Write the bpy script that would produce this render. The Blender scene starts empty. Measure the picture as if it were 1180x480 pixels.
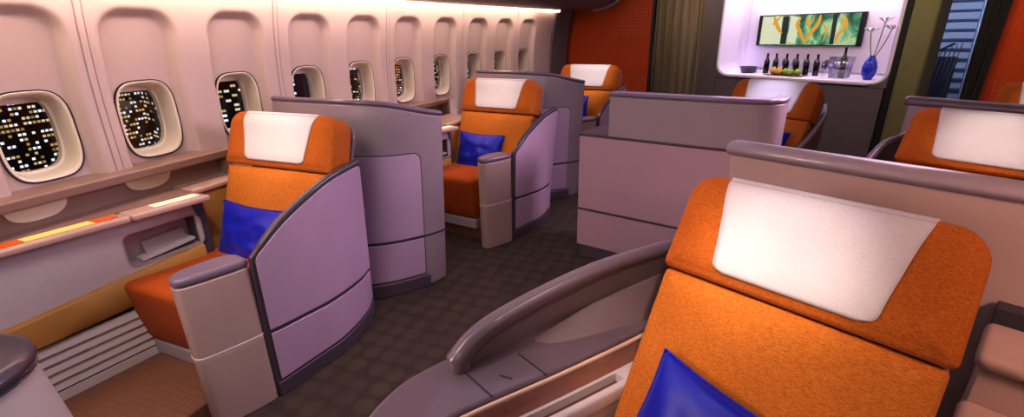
import bpy, bmesh, math, random
from mathutils import Vector, Matrix, noise
from mathutils.bvhtree import BVHTree
random.seed(7)
PI = math.pi
col = bpy.context.scene.collection

# ------------------------------------------------------------------ materials
def lin(c):
    return tuple((x/12.92 if x <= .04045 else ((x+.055)/1.055)**2.4) for x in c)
def hexc(h):
    return lin(tuple(int(h[i:i+2], 16)/255 for i in (0, 2, 4)))+(1,)
MATS = {}
def mat(name, color, rough=.5, metal=0., coat=0., spec=.5, emis=None, estr=0., vary=0., vscale=8., bump=0., bscale=200., sheen=0., alpha=None):
    m = bpy.data.materials.new(name); m.use_nodes = True
    nt = m.node_tree; b = nt.nodes['Principled BSDF']
    c = hexc(color) if isinstance(color, str) else color
    b.inputs['Base Color'].default_value = c
    b.inputs['Roughness'].default_value = rough; b.inputs['Metallic'].default_value = metal
    b.inputs['Coat Weight'].default_value = coat; b.inputs['Specular IOR Level'].default_value = spec
    b.inputs['Sheen Weight'].default_value = sheen
    if emis: b.inputs['Emission Color'].default_value = hexc(emis); b.inputs['Emission Strength'].default_value = estr
    tc = nt.nodes.new('ShaderNodeTexCoord')
    if vary:
        n = nt.nodes.new('ShaderNodeTexNoise'); n.inputs['Scale'].default_value = vscale; n.inputs['Detail'].default_value = 5
        nt.links.new(tc.outputs['Object'], n.inputs['Vector'])
        r = nt.nodes.new('ShaderNodeMapRange'); r.inputs['From Min'].default_value = .3; r.inputs['From Max'].default_value = .7
        r.inputs['To Min'].default_value = 1-vary; r.inputs['To Max'].default_value = 1+vary
        nt.links.new(n.outputs['Fac'], r.inputs['Value'])
        mx = nt.nodes.new('ShaderNodeVectorMath'); mx.operation = 'SCALE'; mx.inputs[0].default_value = c[:3]
        nt.links.new(r.outputs['Result'], mx.inputs['Scale']); nt.links.new(mx.outputs['Vector'], b.inputs['Base Color'])
    if bump:
        n = nt.nodes.new('ShaderNodeTexNoise'); n.inputs['Scale'].default_value = bscale; n.inputs['Detail'].default_value = 2
        nt.links.new(tc.outputs['Object'], n.inputs['Vector'])
        bp = nt.nodes.new('ShaderNodeBump'); bp.inputs['Strength'].default_value = bump; bp.inputs['Distance'].default_value = .002
        nt.links.new(n.outputs['Fac'], bp.inputs['Height']); nt.links.new(bp.outputs['Normal'], b.inputs['Normal'])
    MATS[name] = m
    return m
def weave(name, c1, c2, rough=.85, sx=700., sheen=.04, big=.12, bump=.2):
    """woven upholstery: stretched crossing threads plus soft blotches"""
    m = bpy.data.materials.new(name); m.use_nodes = True
    nt = m.node_tree; b = nt.nodes['Principled BSDF']; N = nt.nodes.new; Lk = nt.links.new
    b.inputs['Roughness'].default_value = rough; b.inputs['Sheen Weight'].default_value = sheen; b.inputs['Specular IOR Level'].default_value = .25
    tc = N('ShaderNodeTexCoord'); fs = []
    for sc in ((sx, sx, sx*.12), (sx*.12, sx*.5, sx)):
        mp = N('ShaderNodeMapping'); mp.inputs['Scale'].default_value = sc
        n = N('ShaderNodeTexNoise'); n.inputs['Scale'].default_value = 1.; n.inputs['Detail'].default_value = 1
        Lk(tc.outputs['Object'], mp.inputs['Vector']); Lk(mp.outputs['Vector'], n.inputs['Vector']); fs.append(n.outputs['Fac'])
    a = N('ShaderNodeMath'); a.operation = 'ADD'; Lk(fs[0], a.inputs[0]); Lk(fs[1], a.inputs[1])
    bl = N('ShaderNodeTexNoise'); bl.inputs['Scale'].default_value = 9.; bl.inputs['Detail'].default_value = 3; Lk(tc.outputs['Object'], bl.inputs['Vector'])
    mr = N('ShaderNodeMapRange'); mr.inputs['From Min'].default_value = .75; mr.inputs['From Max'].default_value = 1.25; Lk(a.outputs[0], mr.inputs['Value'])
    mx = N('ShaderNodeMix'); mx.data_type = 'RGBA'; mx.inputs['A'].default_value = hexc(c1); mx.inputs['B'].default_value = hexc(c2); Lk(mr.outputs['Result'], mx.inputs['Factor'])
    r2 = N('ShaderNodeMapRange'); r2.inputs['From Min'].default_value = .3; r2.inputs['From Max'].default_value = .7; r2.inputs['To Min'].default_value = 1-big; r2.inputs['To Max'].default_value = 1+big
    Lk(bl.outputs['Fac'], r2.inputs['Value'])
    sc = N('ShaderNodeVectorMath'); sc.operation = 'SCALE'; Lk(mx.outputs['Result'], sc.inputs[0]); Lk(r2.outputs['Result'], sc.inputs['Scale'])
    Lk(sc.outputs['Vector'], b.inputs['Base Color'])
    bp = N('ShaderNodeBump'); bp.inputs['Strength'].default_value = bump; bp.inputs['Distance'].default_value = .002
    Lk(a.outputs[0], bp.inputs['Height']); Lk(bp.outputs['Normal'], b.inputs['Normal'])
    MATS[name] = m
    return m

weave('orange', 'AE5A18', 'D88A38', big=.05)
weave('orange_head', 'A24E12', 'C87428', big=.05)
weave('orange_deep', 'A44612', 'C8641E', big=.05)
weave('white_cloth', 'CCC3C5', 'DAD2D2', rough=.85, sx=900, big=.02, bump=.08, sheen=.1)
mat('satin_blue', '0218B4', rough=.42, sheen=.1, vary=.12, vscale=14, bump=.25, bscale=60)
mat('cabin_wall', 'C8B5B1', rough=.42, coat=.15, vary=.02, vscale=3)
mat('window_cream', 'E6DCCB', rough=.35, coat=.2)
mat('window_recess', 'D8C6C2', rough=.4)
mat('seam', 'A08888', rough=.6)
mat('gasket', '2A2226', rough=.6)
mat('mauve_panel', 'C0A6BF', rough=.38, coat=.25, vary=.03, vscale=4)
mat('mauve_panel_pink', 'B699A6', rough=.38, coat=.25, vary=.03, vscale=4)
mat('shell_grey', 'A09198', rough=.36, coat=.3, vary=.03, vscale=5)
mat('shell_beige', 'BCA39C', rough=.34, coat=.35, vary=.03, vscale=5)
mat('trim_dark', '4F434F', rough=.35, coat=.3)
mat('cap_mauve', '7C6C7E', rough=.33, coat=.35, vary=.03, vscale=6)
mat('fin_inner', '867578', rough=.38, coat=.3, vary=.03, vscale=6)
mat('fin_mauve', '74646C', rough=.3, coat=.45, vary=.04, vscale=6)
mat('plinth', '564C58', rough=.45)
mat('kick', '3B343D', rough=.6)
mat('ledge_top', 'BC9F95', rough=.35, coat=.2, vary=.04, vscale=6)
mat('ledge_brown', '8E7268', rough=.4, coat=.15)
mat('side_grey', 'BEB6BC', rough=.55, vary=.03, vscale=30, bump=.15, bscale=120)
mat('amber_leather', 'B98A4C', rough=.55, coat=.05, vary=.06, vscale=10)
mat('louver', 'CFC6C6', rough=.45)
mat('gold_strip', 'EACBB0', rough=.25, coat=.4)
mat('copper_band', 'A87A68', rough=.25, coat=.6)
mat('brown_band', '7A5448', rough=.3, coat=.4)
mat('white_plastic', 'DAD2CE', rough=.35, coat=.2)
mat('glow_yellow', 'E8CC70', rough=.5, emis='FFD98A', estr=.28)
mat('glow_orange', 'D9601C', rough=.5, emis='E8641C', estr=.12)
mat('glow_cream', 'F6EBD0', rough=.4, emis='FFF0D0', estr=.3)
mat('light_line', 'FFF0E0', rough=.5, emis='FFD9BC', estr=9.)
mat('bin_grey', '6B5C64', rough=.5, vary=.03)
mat('bin_rim', 'A394A0', rough=.4)
mat('ceiling_grey', '8A7F86', rough=.7)
mat('front_grey', '6A5F61', rough=.6, vary=.04)
mat('cabinet_dark', '6C6066', rough=.5, vary=.04)
mat('black', '0B0A0C', rough=.6)
mat('olive', '77724E', rough=.65, vary=.05)
mat('niche_white', 'E8DCEC', rough=.4, coat=.1)
mat('stair_blue', 'B0BCE0', rough=.5)
mat('stair_tread', '3D4668', rough=.6)
mat('stair_riser', 'A9AFC2', rough=.5)
mat('panel_grey', 'A8A8B4', rough=.5)
mat('steel', 'B8B8C0', rough=.25, metal=.9)
mat('bottle_glass', '0E0B0E', rough=.12, coat=.5)
mat('bottle_foil', '1B1014', rough=.3, metal=.3)
mat('tray_wood', '6A4228', rough=.5, vary=.15, vscale=20)
mat('fruit_green', '8CA63A', rough=.45, vary=.12, vscale=30)
mat('fruit_gold', 'C9A040', rough=.45, vary=.15, vscale=30)
mat('vase_blue', '2634B8', rough=.2, coat=.5)
mat('bowl_dark', '3A3644', rough=.3, coat=.3)
mat('stem_green', '6E7A5A', rough=.6)
mat('petal', 'CFC6CE', rough=.6)
mat('napkin', 'EEE8F2', rough=.7)

def glassy(name, tint, fac, rough=.05, tcol='FFFFFF'):
    m = bpy.data.materials.new(name); m.use_nodes = True; nt = m.node_tree; nt.nodes.clear()
    o = nt.nodes.new('ShaderNodeOutputMaterial'); t = nt.nodes.new('ShaderNodeBsdfTransparent'); g = nt.nodes.new('ShaderNodeBsdfGlossy'); x = nt.nodes.new('ShaderNodeMixShader')
    t.inputs['Color'].default_value = hexc(tcol); g.inputs['Color'].default_value = hexc(tint); g.inputs['Roughness'].default_value = rough; x.inputs[0].default_value = fac
    nt.links.new(t.outputs[0], x.inputs[1]); nt.links.new(g.outputs[0], x.inputs[2]); nt.links.new(x.outputs[0], o.inputs[0]); MATS[name] = m
glassy('pane_glass', 'FFFFFF', .06)
glassy('clear_glass', 'F4F4F8', .16, .12, 'E4E2EA')

def carpet(name, base, spot, scale):
    m = bpy.data.materials.new(name); m.use_nodes = True; nt = m.node_tree; b = nt.nodes['Principled BSDF']; N = nt.nodes.new; Lk = nt.links.new
    b.inputs['Roughness'].default_value = .95; b.inputs['Specular IOR Level'].default_value = .1
    tc = N('ShaderNodeTexCoord'); v = N('ShaderNodeTexVoronoi'); v.inputs['Scale'].default_value = scale; v.inputs['Randomness'].default_value = .25
    Lk(tc.outputs['Object'], v.inputs['Vector'])
    r = N('ShaderNodeMapRange'); r.inputs['From Min'].default_value = .34; r.inputs['From Max'].default_value = .58; r.inputs['To Min'].default_value = .75; r.inputs['To Max'].default_value = 0
    Lk(v.outputs['Distance'], r.inputs['Value'])
    n = N('ShaderNodeTexNoise'); n.inputs['Scale'].default_value = 4; n.inputs['Detail'].default_value = 3; Lk(tc.outputs['Object'], n.inputs['Vector'])
    mu = N('ShaderNodeMath'); mu.operation = 'MULTIPLY'; Lk(r.outputs['Result'], mu.inputs[0]); Lk(n.outputs['Fac'], mu.inputs[1])
    mx = N('ShaderNodeMix'); mx.data_type = 'RGBA'; mx.inputs['A'].default_value = hexc(base); mx.inputs['B'].default_value = hexc(spot); Lk(mu.outputs[0], mx.inputs['Factor'])
    f = N('ShaderNodeTexNoise'); f.inputs['Scale'].default_value = 260; Lk(tc.outputs['Object'], f.inputs['Vector'])
    r2 = N('ShaderNodeMapRange'); r2.inputs['To Min'].default_value = .75; r2.inputs['To Max'].default_value = 1.25; Lk(f.outputs['Fac'], r2.inputs['Value'])
    s = N('ShaderNodeVectorMath'); s.operation = 'SCALE'; Lk(mx.outputs['Result'], s.inputs[0]); Lk(r2.outputs['Result'], s.inputs['Scale']); Lk(s.outputs['Vector'], b.inputs['Base Color'])
    bp = N('ShaderNodeBump'); bp.inputs['Strength'].default_value = .5; bp.inputs['Distance'].default_value = .003; Lk(f.outputs['Fac'], bp.inputs['Height']); Lk(bp.outputs['Normal'], b.inputs['Normal'])
    MATS[name] = m
carpet('carpet_aisle', '4A3F38', '62564A', 8.5)
carpet('carpet_footwell', '8A6250', '96705C', 30)

def orange_wall_mat():
    m = bpy.data.materials.new('orange_lattice'); m.use_nodes = True; nt = m.node_tree; b = nt.nodes['Principled BSDF']; N = nt.nodes.new; Lk = nt.links.new
    b.inputs['Roughness'].default_value = .7; b.inputs['Specular IOR Level'].default_value = .2
    tc = N('ShaderNodeTexCoord'); mp = N('ShaderNodeMapping'); mp.inputs['Scale'].default_value = (22, 22, 22); mp.inputs['Rotation'].default_value = (0, 0, 0)
    Lk(tc.outputs['Object'], mp.inputs['Vector']); sp = N('ShaderNodeSeparateXYZ'); Lk(mp.outputs['Vector'], sp.inputs[0])
    def tri(o):
        f = N('ShaderNodeMath'); f.operation = 'FRACT'; Lk(o, f.inputs[0]); s = N('ShaderNodeMath'); s.operation = 'SUBTRACT'; s.inputs[1].default_value = .5; Lk(f.outputs[0], s.inputs[0])
        a = N('ShaderNodeMath'); a.operation = 'ABSOLUTE'; Lk(s.outputs[0], a.inputs[0]); c = N('ShaderNodeMath'); c.operation = 'LESS_THAN'; c.inputs[1].default_value = .3; Lk(a.outputs[0], c.inputs[0]); return c.outputs[0]
    mu = N('ShaderNodeMath'); mu.operation = 'MULTIPLY'; Lk(tri(sp.outputs['X']), mu.inputs[0]); Lk(tri(sp.outputs['Z']), mu.inputs[1])
    n = N('ShaderNodeTexNoise'); n.inputs['Scale'].default_value = 2.2; Lk(tc.outputs['Object'], n.inputs['Vector'])
    r = N('ShaderNodeMapRange'); r.inputs['From Min'].default_value = .45; r.inputs['From Max'].default_value = .7; Lk(n.outputs['Fac'], r.inputs['Value'])
    m2 = N('ShaderNodeMath'); m2.operation = 'MULTIPLY'; Lk(mu.outputs[0], m2.inputs[0]); Lk(r.outputs['Result'], m2.inputs[1])
    mx = N('ShaderNodeMix'); mx.data_type = 'RGBA'; mx.inputs['A'].default_value = hexc('B9481A'); mx.inputs['B'].default_value = hexc('BE6238'); Lk(m2.outputs[0], mx.inputs['Factor'])
    Lk(mx.outputs['Result'], b.inputs['Base Color']); MATS['orange_lattice'] = m
orange_wall_mat()

def curtain_mat(name, c1, c2, sc):
    m = bpy.data.materials.new(name); m.use_nodes = True; nt = m.node_tree; b = nt.nodes['Principled BSDF']; N = nt.nodes.new; Lk = nt.links.new
    b.inputs['Roughness'].default_value = .9; b.inputs['Sheen Weight'].default_value = .3
    tc = N('ShaderNodeTexCoord'); mp = N('ShaderNodeMapping'); mp.inputs['Scale'].default_value = (sc, 1, .4); n = N('ShaderNodeTexNoise'); n.inputs['Scale'].default_value = 1
    Lk(tc.outputs['Object'], mp.inputs['Vector']); Lk(mp.outputs['Vector'], n.inputs['Vector'])
    mx = N('ShaderNodeMix'); mx.data_type = 'RGBA'; mx.inputs['A'].default_value = hexc(c1); mx.inputs['B'].default_value = hexc(c2); Lk(n.outputs['Fac'], mx.inputs['Factor']); Lk(mx.outputs['Result'], b.inputs['Base Color']); MATS[name] = m
curtain_mat('curtain_taupe', '3C342A', 'A8967A', 16)  # dark and light streaks paint in the shading of the folds
curtain_mat('curtain_black', '0A090A', '1D191B', 30)

def tower_mat(name, seed, dens, warm, cell=(2.4, 3.2)):
    m = bpy.data.materials.new(name); m.use_nodes = True; nt = m.node_tree; b = nt.nodes['Principled BSDF']; N = nt.nodes.new; Lk = nt.links.new
    b.inputs['Base Color'].default_value = hexc('0C0E14'); b.inputs['Roughness'].default_value = .4
    tc = N('ShaderNodeTexCoord'); sp = N('ShaderNodeSeparateXYZ'); Lk(tc.outputs['Object'], sp.inputs[0])
    h = N('ShaderNodeMath'); h.operation = 'ADD'; Lk(sp.outputs['X'], h.inputs[0]); Lk(sp.outputs['Y'], h.inputs[1])
    def div(o, k):
        d = N('ShaderNodeMath'); d.operation = 'DIVIDE'; d.inputs[1].default_value = k; Lk(o, d.inputs[0])
        f = N('ShaderNodeMath'); f.operation = 'FLOOR'; Lk(d.outputs[0], f.inputs[0]); g = N('ShaderNodeMath'); g.operation = 'FRACT'; Lk(d.outputs[0], g.inputs[0]); return f.outputs[0], g.outputs[0]
    fu, gu = div(h.outputs[0], cell[0]); fv, gv = div(sp.outputs['Z'], cell[1])
    cb = N('ShaderNodeCombineXYZ'); Lk(fu, cb.inputs[0]); Lk(fv, cb.inputs[1]); cb.inputs[2].default_value = seed
    wn = N('ShaderNodeTexWhiteNoise'); Lk(cb.outputs[0], wn.inputs['Vector'])
    lit = N('ShaderNodeMath'); lit.operation = 'LESS_THAN'; lit.inputs[1].default_value = dens; Lk(wn.outputs['Value'], lit.inputs[0])
    def lt(o, k):
        c = N('ShaderNodeMath'); c.operation = 'LESS_THAN'; c.inputs[1].default_value = k; Lk(o, c.inputs[0]); return c.outputs[0]
    a = N('ShaderNodeMath'); a.operation = 'MULTIPLY'; Lk(lt(gu, .72), a.inputs[0]); Lk(lt(gv, .5), a.inputs[1])
    c = N('ShaderNodeMath'); c.operation = 'MULTIPLY'; Lk(a.outputs[0], c.inputs[0]); Lk(lit.outputs[0], c.inputs[1])
    w2 = N('ShaderNodeTexWhiteNoise'); cb2 = N('ShaderNodeCombineXYZ'); Lk(fu, cb2.inputs[0]); Lk(fv, cb2.inputs[1]); cb2.inputs[2].default_value = seed+9; Lk(cb2.outputs[0], w2.inputs['Vector'])
    rp = N('ShaderNodeValToRGB'); e = rp.color_ramp.elements; e[0].color = hexc(warm); e[1].color = hexc('DDEBFF'); e[0].position = .35; e[1].position = .9; Lk(w2.outputs['Value'], rp.inputs[0])
    s = N('ShaderNodeMath'); s.operation = 'MULTIPLY'; Lk(c.outputs[0], s.inputs[0]); 
    br = N('ShaderNodeMapRange'); br.inputs['To Min'].default_value = .3; br.inputs['To Max'].default_value = 1.5; Lk(w2.outputs['Value'], br.inputs['Value']); Lk(br.outputs['Result'], s.inputs[1])
    Lk(rp.outputs['Color'], b.inputs['Emission Color']); Lk(s.outputs[0], b.inputs['Emission Strength']); MATS[name] = m
tower_mat('tower_a', 1., .55, 'FFD88A', (.75, .95)); tower_mat('tower_b', 2., .35, 'FFE6A8', (1.6, 1.1)); tower_mat('tower_c', 3., .7, 'FF9C40', (.7, .8))

def screen_mat():
    """abstract green and gold picture on the display"""
    m = bpy.data.materials.new('screen_picture'); m.use_nodes = True; nt = m.node_tree; b = nt.nodes['Principled BSDF']; N = nt.nodes.new; Lk = nt.links.new
    b.inputs['Base Color'].default_value = (.01, .01, .01, 1); b.inputs['Roughness'].default_value = .2
    tc = N('ShaderNodeTexCoord'); mp = N('ShaderNodeMapping'); mp.inputs['Scale'].default_value = (3.4, 1, 2.6); Lk(tc.outputs['Object'], mp.inputs['Vector'])
    n = N('ShaderNodeTexNoise'); n.inputs['Scale'].default_value = 1.1; n.inputs['Detail'].default_value = 4; n.inputs['Distortion'].default_value = 1.2; Lk(mp.outputs['Vector'], n.inputs['Vector'])
    rp = N('ShaderNodeValToRGB'); cr = rp.color_ramp; cr.elements[0].position = .3; cr.elements[0].color = hexc('16382E'); cr.elements[1].position = .72; cr.elements[1].color = hexc('E6F0C8')
    for p, c in ((.42, '3E8A6A'), (.5, '7FBF8E'), (.56, 'CFE0A0'), (.62, 'A8CBB0')): e = cr.elements.new(p); e.color = hexc(c)
    Lk(n.outputs['Fac'], rp.inputs[0])
    mx = rp
    Lk(rp.outputs['Color'], b.inputs['Emission Color']); b.inputs['Emission Strength'].default_value = .85; MATS['screen_picture'] = m
screen_mat()
mat('screen_gold', '6A4A10', emis='D8A236', estr=.85)
mat('screen_pale', '707060', emis='DDE6C4', estr=.75)
mat('screen_dark', '101010', emis='24382E', estr=.6)
M = MATS

# ------------------------------------------------------------------ object helpers
def tag(o, label=None, cat=None, group=None, kind=None):
    if label: o['label'] = label
    if cat: o['category'] = cat
    if group: o['group'] = group
    if kind: o['kind'] = kind
    return o
def thing(name, label, cat, loc=(0, 0, 0), rz=0., group=None, scale=None):
    o = bpy.data.objects.new(name, None); col.objects.link(o); o.location = loc; o.rotation_euler = (0, 0, rz); o.empty_display_size = .1
    if scale: o.scale = scale
    return tag(o, label, cat, group)
def link(name, me, m, parent=None, sharp=35., bevel=0., seg=2):
    me.name = name
    for p in me.polygons: p.use_smooth = True
    if sharp: me.set_sharp_from_angle(angle=math.radians(sharp))
    if m is not None: me.materials.clear(); me.materials.append(M[m])
    o = bpy.data.objects.new(name, me); col.objects.link(o)
    if parent: o.parent = parent
    if bevel:
        b = o.modifiers.new('bevel', 'BEVEL'); b.width = bevel; b.segments = seg; b.limit_method = 'ANGLE'; b.angle_limit = math.radians(40); b.harden_normals = False
    return o
def mesh(verts, faces):
    me = bpy.data.meshes.new('m'); me.from_pydata([tuple(v) for v in verts], [], faces); me.validate()
    bm = bmesh.new(); bm.from_mesh(me); bmesh.ops.remove_doubles(bm, verts=bm.verts, dist=1e-6); bmesh.ops.recalc_face_normals(bm, faces=bm.faces); bm.to_mesh(me); bm.free()
    return me
class MB:
    def __init__(s): s.v = []; s.f = []
    def add(s, v, f):
        n = len(s.v); s.v += [Vector(x) for x in v]; s.f += [tuple(i+n for i in q) for q in f]; return s
    def box(s, x0, x1, y0, y1, z0, z1, T=None):
        v = [Vector((x, y, z)) for x in (x0, x1) for y in (y0, y1) for z in (z0, z1)]
        if T: v = [T @ p for p in v]
        return s.add(v, [(0, 1, 3, 2), (4, 6, 7, 5), (0, 4, 5, 1), (2, 3, 7, 6), (0, 2, 6, 4), (1, 5, 7, 3)])
    def tube(s, pts, r, n=8):
        pts = [Vector(p) for p in pts]; rs = r if isinstance(r, (list, tuple)) else [r]*len(pts); rings = []; v = []
        for i, p in enumerate(pts):
            t = (pts[min(i+1, len(pts)-1)]-pts[max(i-1, 0)]).normalized(); a = t.orthogonal().normalized() if i == 0 else (a-t*a.dot(t)).normalized(); b = t.cross(a)
            v += [p+(a*math.cos(2*PI*k/n)+b*math.sin(2*PI*k/n))*rs[i] for k in range(n)]
        f = [(i*n+k, i*n+(k+1) % n, (i+1)*n+(k+1) % n, (i+1)*n+k) for i in range(len(pts)-1) for k in range(n)]
        f += [tuple(range(n)), tuple((len(pts)-1)*n+k for k in range(n))]
        return s.add(v, f)
    def lathe(s, prof, c=(0, 0, 0), n=20, ax=1., ay=1.):
        c = Vector(c); v = []
        for r, z in prof: v += [c+Vector((r*math.cos(2*PI*k/n)*ax, r*math.sin(2*PI*k/n)*ay, z)) for k in range(n)]
        f = [(i*n+k, i*n+(k+1) % n, (i+1)*n+(k+1) % n, (i+1)*n+k) for i in range(len(prof)-1) for k in range(n)]
        f += [tuple(range(n)), tuple((len(prof)-1)*n+k for k in range(n))]
        return s.add(v, f)
    def prism(s, poly, z0, z1, top=None):
        n = len(poly); top = top or poly
        v = [(x, y, z0) for x, y in poly]+[(x, y, z1 if not callable(z1) else z1(x, y)) for x, y in top]
        return s.add(v, [(i, (i+1) % n, n+(i+1) % n, n+i) for i in range(n)]+[tuple(range(n)), tuple(range(n, 2*n))])
    def out(s, name, m, parent=None, bevel=0., sharp=35., seg=2): return link(name, mesh(s.v, s.f), m, parent, sharp, bevel, seg)
def chaikin(poly, it=2, closed=True):
    for _ in range(it):
        q = []; n = len(poly)
        for i in range(n if closed else n-1):
            a, b = poly[i], poly[(i+1) % n]
            q += [tuple(a[k]*.78+b[k]*.22 for k in range(len(a))), tuple(a[k]*.22+b[k]*.78 for k in range(len(a)))]
        if not closed: q = [poly[0]]+q+[poly[-1]]
        poly = q
    return poly
def catmull(P, n=10):
    P = [Vector(p) for p in P]
    if len(P) == 2: return [P[0].lerp(P[1], i/n) for i in range(n+1)]
    Q = [P[0]*2-P[1]]+P+[P[-1]*2-P[-2]]; out = []
    for i in range(1, len(Q)-2):
        for k in range(n):
            t = k/n; a, b, c, d = Q[i-1], Q[i], Q[i+1], Q[i+2]
            out.append(.5*((2*b)+(c-a)*t+(2*a-5*b+4*c-d)*t*t+(3*b-a-3*c+d)*t**3))
    out.append(P[-1]); return out
class Surf:
    """ruled upright surface between a floor line and a top line; patches of it become solid panels"""
    def __init__(s, bot, top, flip=False, n=12):
        s.b = catmull([p if len(p) == 3 else (p[0], p[1], 0) for p in bot], n); s.t = catmull(top, n)
        s.flip = -1 if flip else 1
        s.cb = s.cum(s.b); s.ct = s.cum(s.t); s.L = (s.cb[-1]+s.ct[-1])/2
    def cum(s, P):
        c = [0.]
        for a, b in zip(P, P[1:]): c.append(c[-1]+(b-a).length)
        return c
    def ev(s, P, c, u):
        x = u*c[-1]
        for i in range(len(c)-1):
            if x <= c[i+1] or i == len(c)-2: return P[i].lerp(P[i+1], (x-c[i])/(c[i+1]-c[i]))
    def bt(s, u): return s.ev(s.b, s.cb, u), s.ev(s.t, s.ct, u)
    def P(s, u, v, o=0.):
        b, t = s.bt(u); p = b.lerp(t, v)
        if o:
            b2, t2 = s.bt(min(u+.01, 1)); b1, t1 = s.bt(max(u-.01, 0)); du = b2.lerp(t2, v)-b1.lerp(t1, v)
            n = du.cross(t-b).normalized()*s.flip; p = p+n*o
        return p
    def vz(s, u, z):
        b, t = s.bt(u); return (z-b.z)/(t.z-b.z)
    def patch(s, name, m, parent, u0, u1, z0, z1, o0, o1, nu=24, nv=8, rc=0., bevel=.003, rb=0.):
        """z0/z1: heights (number or function of u); rc / rb: corner radius at top / bottom"""
        us = [u0+(u1-u0)*i/nu for i in range(nu+1)]
        if rc or rb:
            r = max(rc, rb); e = [r*(1-math.cos(k*PI/2/6)) for k in range(6)]
            us = sorted(set([u0+x/s.L for x in e]+[u1-x/s.L for x in e]+[u for u in us if u0+r/s.L <= u <= u1-r/s.L]))
        A = []; B = []
        for u in us:
            d = min(u-u0, u1-u)*s.L; za = z0(u) if callable(z0) else z0; zb = z1(u) if callable(z1) else z1
            if zb is None: zb = s.bt(u)[1].z
            if rc and d < rc: zb -= rc-math.sqrt(max(0, rc*rc-(rc-d)**2))
            if rb and d < rb: za += rb-math.sqrt(max(0, rb*rb-(rb-d)**2))
            va, vb = s.vz(u, za), s.vz(u, zb)
            for j in range(nv+1):
                v = va+(vb-va)*j/nv; A.append(s.P(u, v, o1)); B.append(s.P(u, v, o0))
        n, k = len(us), nv+1; N = n*k; f = []
        for i in range(n-1):
            for j in range(nv):
                a = i*k+j; f.append((a, a+k, a+k+1, a+1)); f.append((N+a, N+a+1, N+a+k+1, N+a+k))
            f.append((i*k, N+i*k, N+i*k+k, i*k+k)); f.append((i*k+nv, i*k+nv+k, N+i*k+nv+k, N+i*k+nv))
        for j in range(nv):
            f.append((j, j+1, N+j+1, N+j)); a = (n-1)*k+j; f.append((a, N+a, N+a+1, a+1))
        return link(name, mesh(A+B, f), m, parent, 35, bevel)
def rrect(hw, hh, rt, rb, k=6):
    """rounded rectangle outline, rt = top radius, rb = bottom radius"""
    pts = []
    for cx, cz, r, a0 in ((1, 1, rt, 0), (-1, 1, rt, 90), (-1, -1, rb, 180), (1, -1, rb, 270)):
        r = min(max(r, .0015), hw*.98, hh*.98)
        for i in range(k+1):
            a = math.radians(a0+90*i/k); pts.append((cx*(hw-r)+r*math.cos(a), cz*(hh-r)+r*math.sin(a)))
    return pts
def pad(w, h, t, rt, rb, r, bulge=.02, warp=None, ins=None):
    """upholstered slab in the xz plane, front towards -y"""
    hw, hh = w/2, h/2; mx = min(hw, hh)*.92
    rings = []
    def ring(i, y): rings.append([(x, y, z) for x, z in rrect(hw-i, hh-i, rt-i, rb-i)])
    ring(mx*.5, t/2); 
    for k in range(6): a = PI/2*k/5; ring(r*(1-math.sin(a)), t/2-r*(1-math.cos(a)))
    for k in range(6): a = PI/2*(1-k/5); ring(r*(1-math.sin(a)), -t/2+r*(1-math.cos(a)))
    for i in (1.25, 1.6, 2.1, 2.8, 3.6, 4.6):
        if i*r < mx: ring(i*r, -t/2-bulge*(1-math.exp(-(i-1)*1.2)))
    ring(mx, -t/2-bulge)
    n = len(rings[0]); v = [p for R in rings for p in R]
    f = [(i*n+k, i*n+(k+1) % n, (i+1)*n+(k+1) % n, (i+1)*n+k) for i in range(len(rings)-1) for k in range(n)]
    f += [tuple(range(n)), tuple((len(rings)-1)*n+k for k in range(n))]
    if warp: v = [warp(Vector(p)) for p in v]
    return mesh(v, f)
def rcube(hx, hy, hz, r, n=5, warp=None, bul=(0, 0, 0)):
    def ax(h): return [-h+r*(1-math.cos(PI/2*k/4)) for k in range(4)]+[-(h-r)+2*(h-r)*k/n for k in range(n+1)]+[h-r*(1-math.cos(PI/2*k/4)) for k in (3, 2, 1, 0)]
    X, Y, Z = ax(hx), ax(hy), ax(hz); v = []; f = []; idx = {}
    def V(p):
        k = tuple(round(c, 6) for c in p)
        if k not in idx:
            q = Vector([max(-(h-r), min(h-r, c)) for c, h in zip(p, (hx, hy, hz))]); d = Vector(p)-q
            w = q+d.normalized()*r if d.length > 1e-7 else Vector(p)
            a = [c/h for c, h in zip(p, (hx, hy, hz))]
            for i in range(3):
                j, l = (i+1) % 3, (i+2) % 3
                if abs(a[i]) > .999: w[i] += math.copysign(bul[i]*(1-a[j]**2)*(1-a[l]**2), a[i])
            idx[k] = len(v); v.append(warp(w) if warp else w)
        return idx[k]
    for A, B, mk in ((X, Y, lambda a, b, s: (a, b, s*hz)), (X, Z, lambda a, b, s: (a, s*hy, b)), (Y, Z, lambda a, b, s: (s*hx, a, b))):
        for s in (-1, 1):
            for i in range(len(A)-1):
                for j in range(len(B)-1): f.append((V(mk(A[i], B[j], s)), V(mk(A[i+1], B[j], s)), V(mk(A[i+1], B[j+1], s)), V(mk(A[i], B[j+1], s))))
    return mesh(v, f)
def copy_tree(o, parent=None):
    c = o.copy(); col.objects.link(c)
    if parent: c.parent = parent
    for ch in list(o.children): copy_tree(ch, c)
    return c
def place(src, loc, rz, label, group=None, scale=None):
    c = copy_tree(src); c.location = loc; c.rotation_euler = (0, 0, rz)
    if scale: c.scale = scale
    c['label'] = label
    if group: c['group'] = group
    return c

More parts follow.
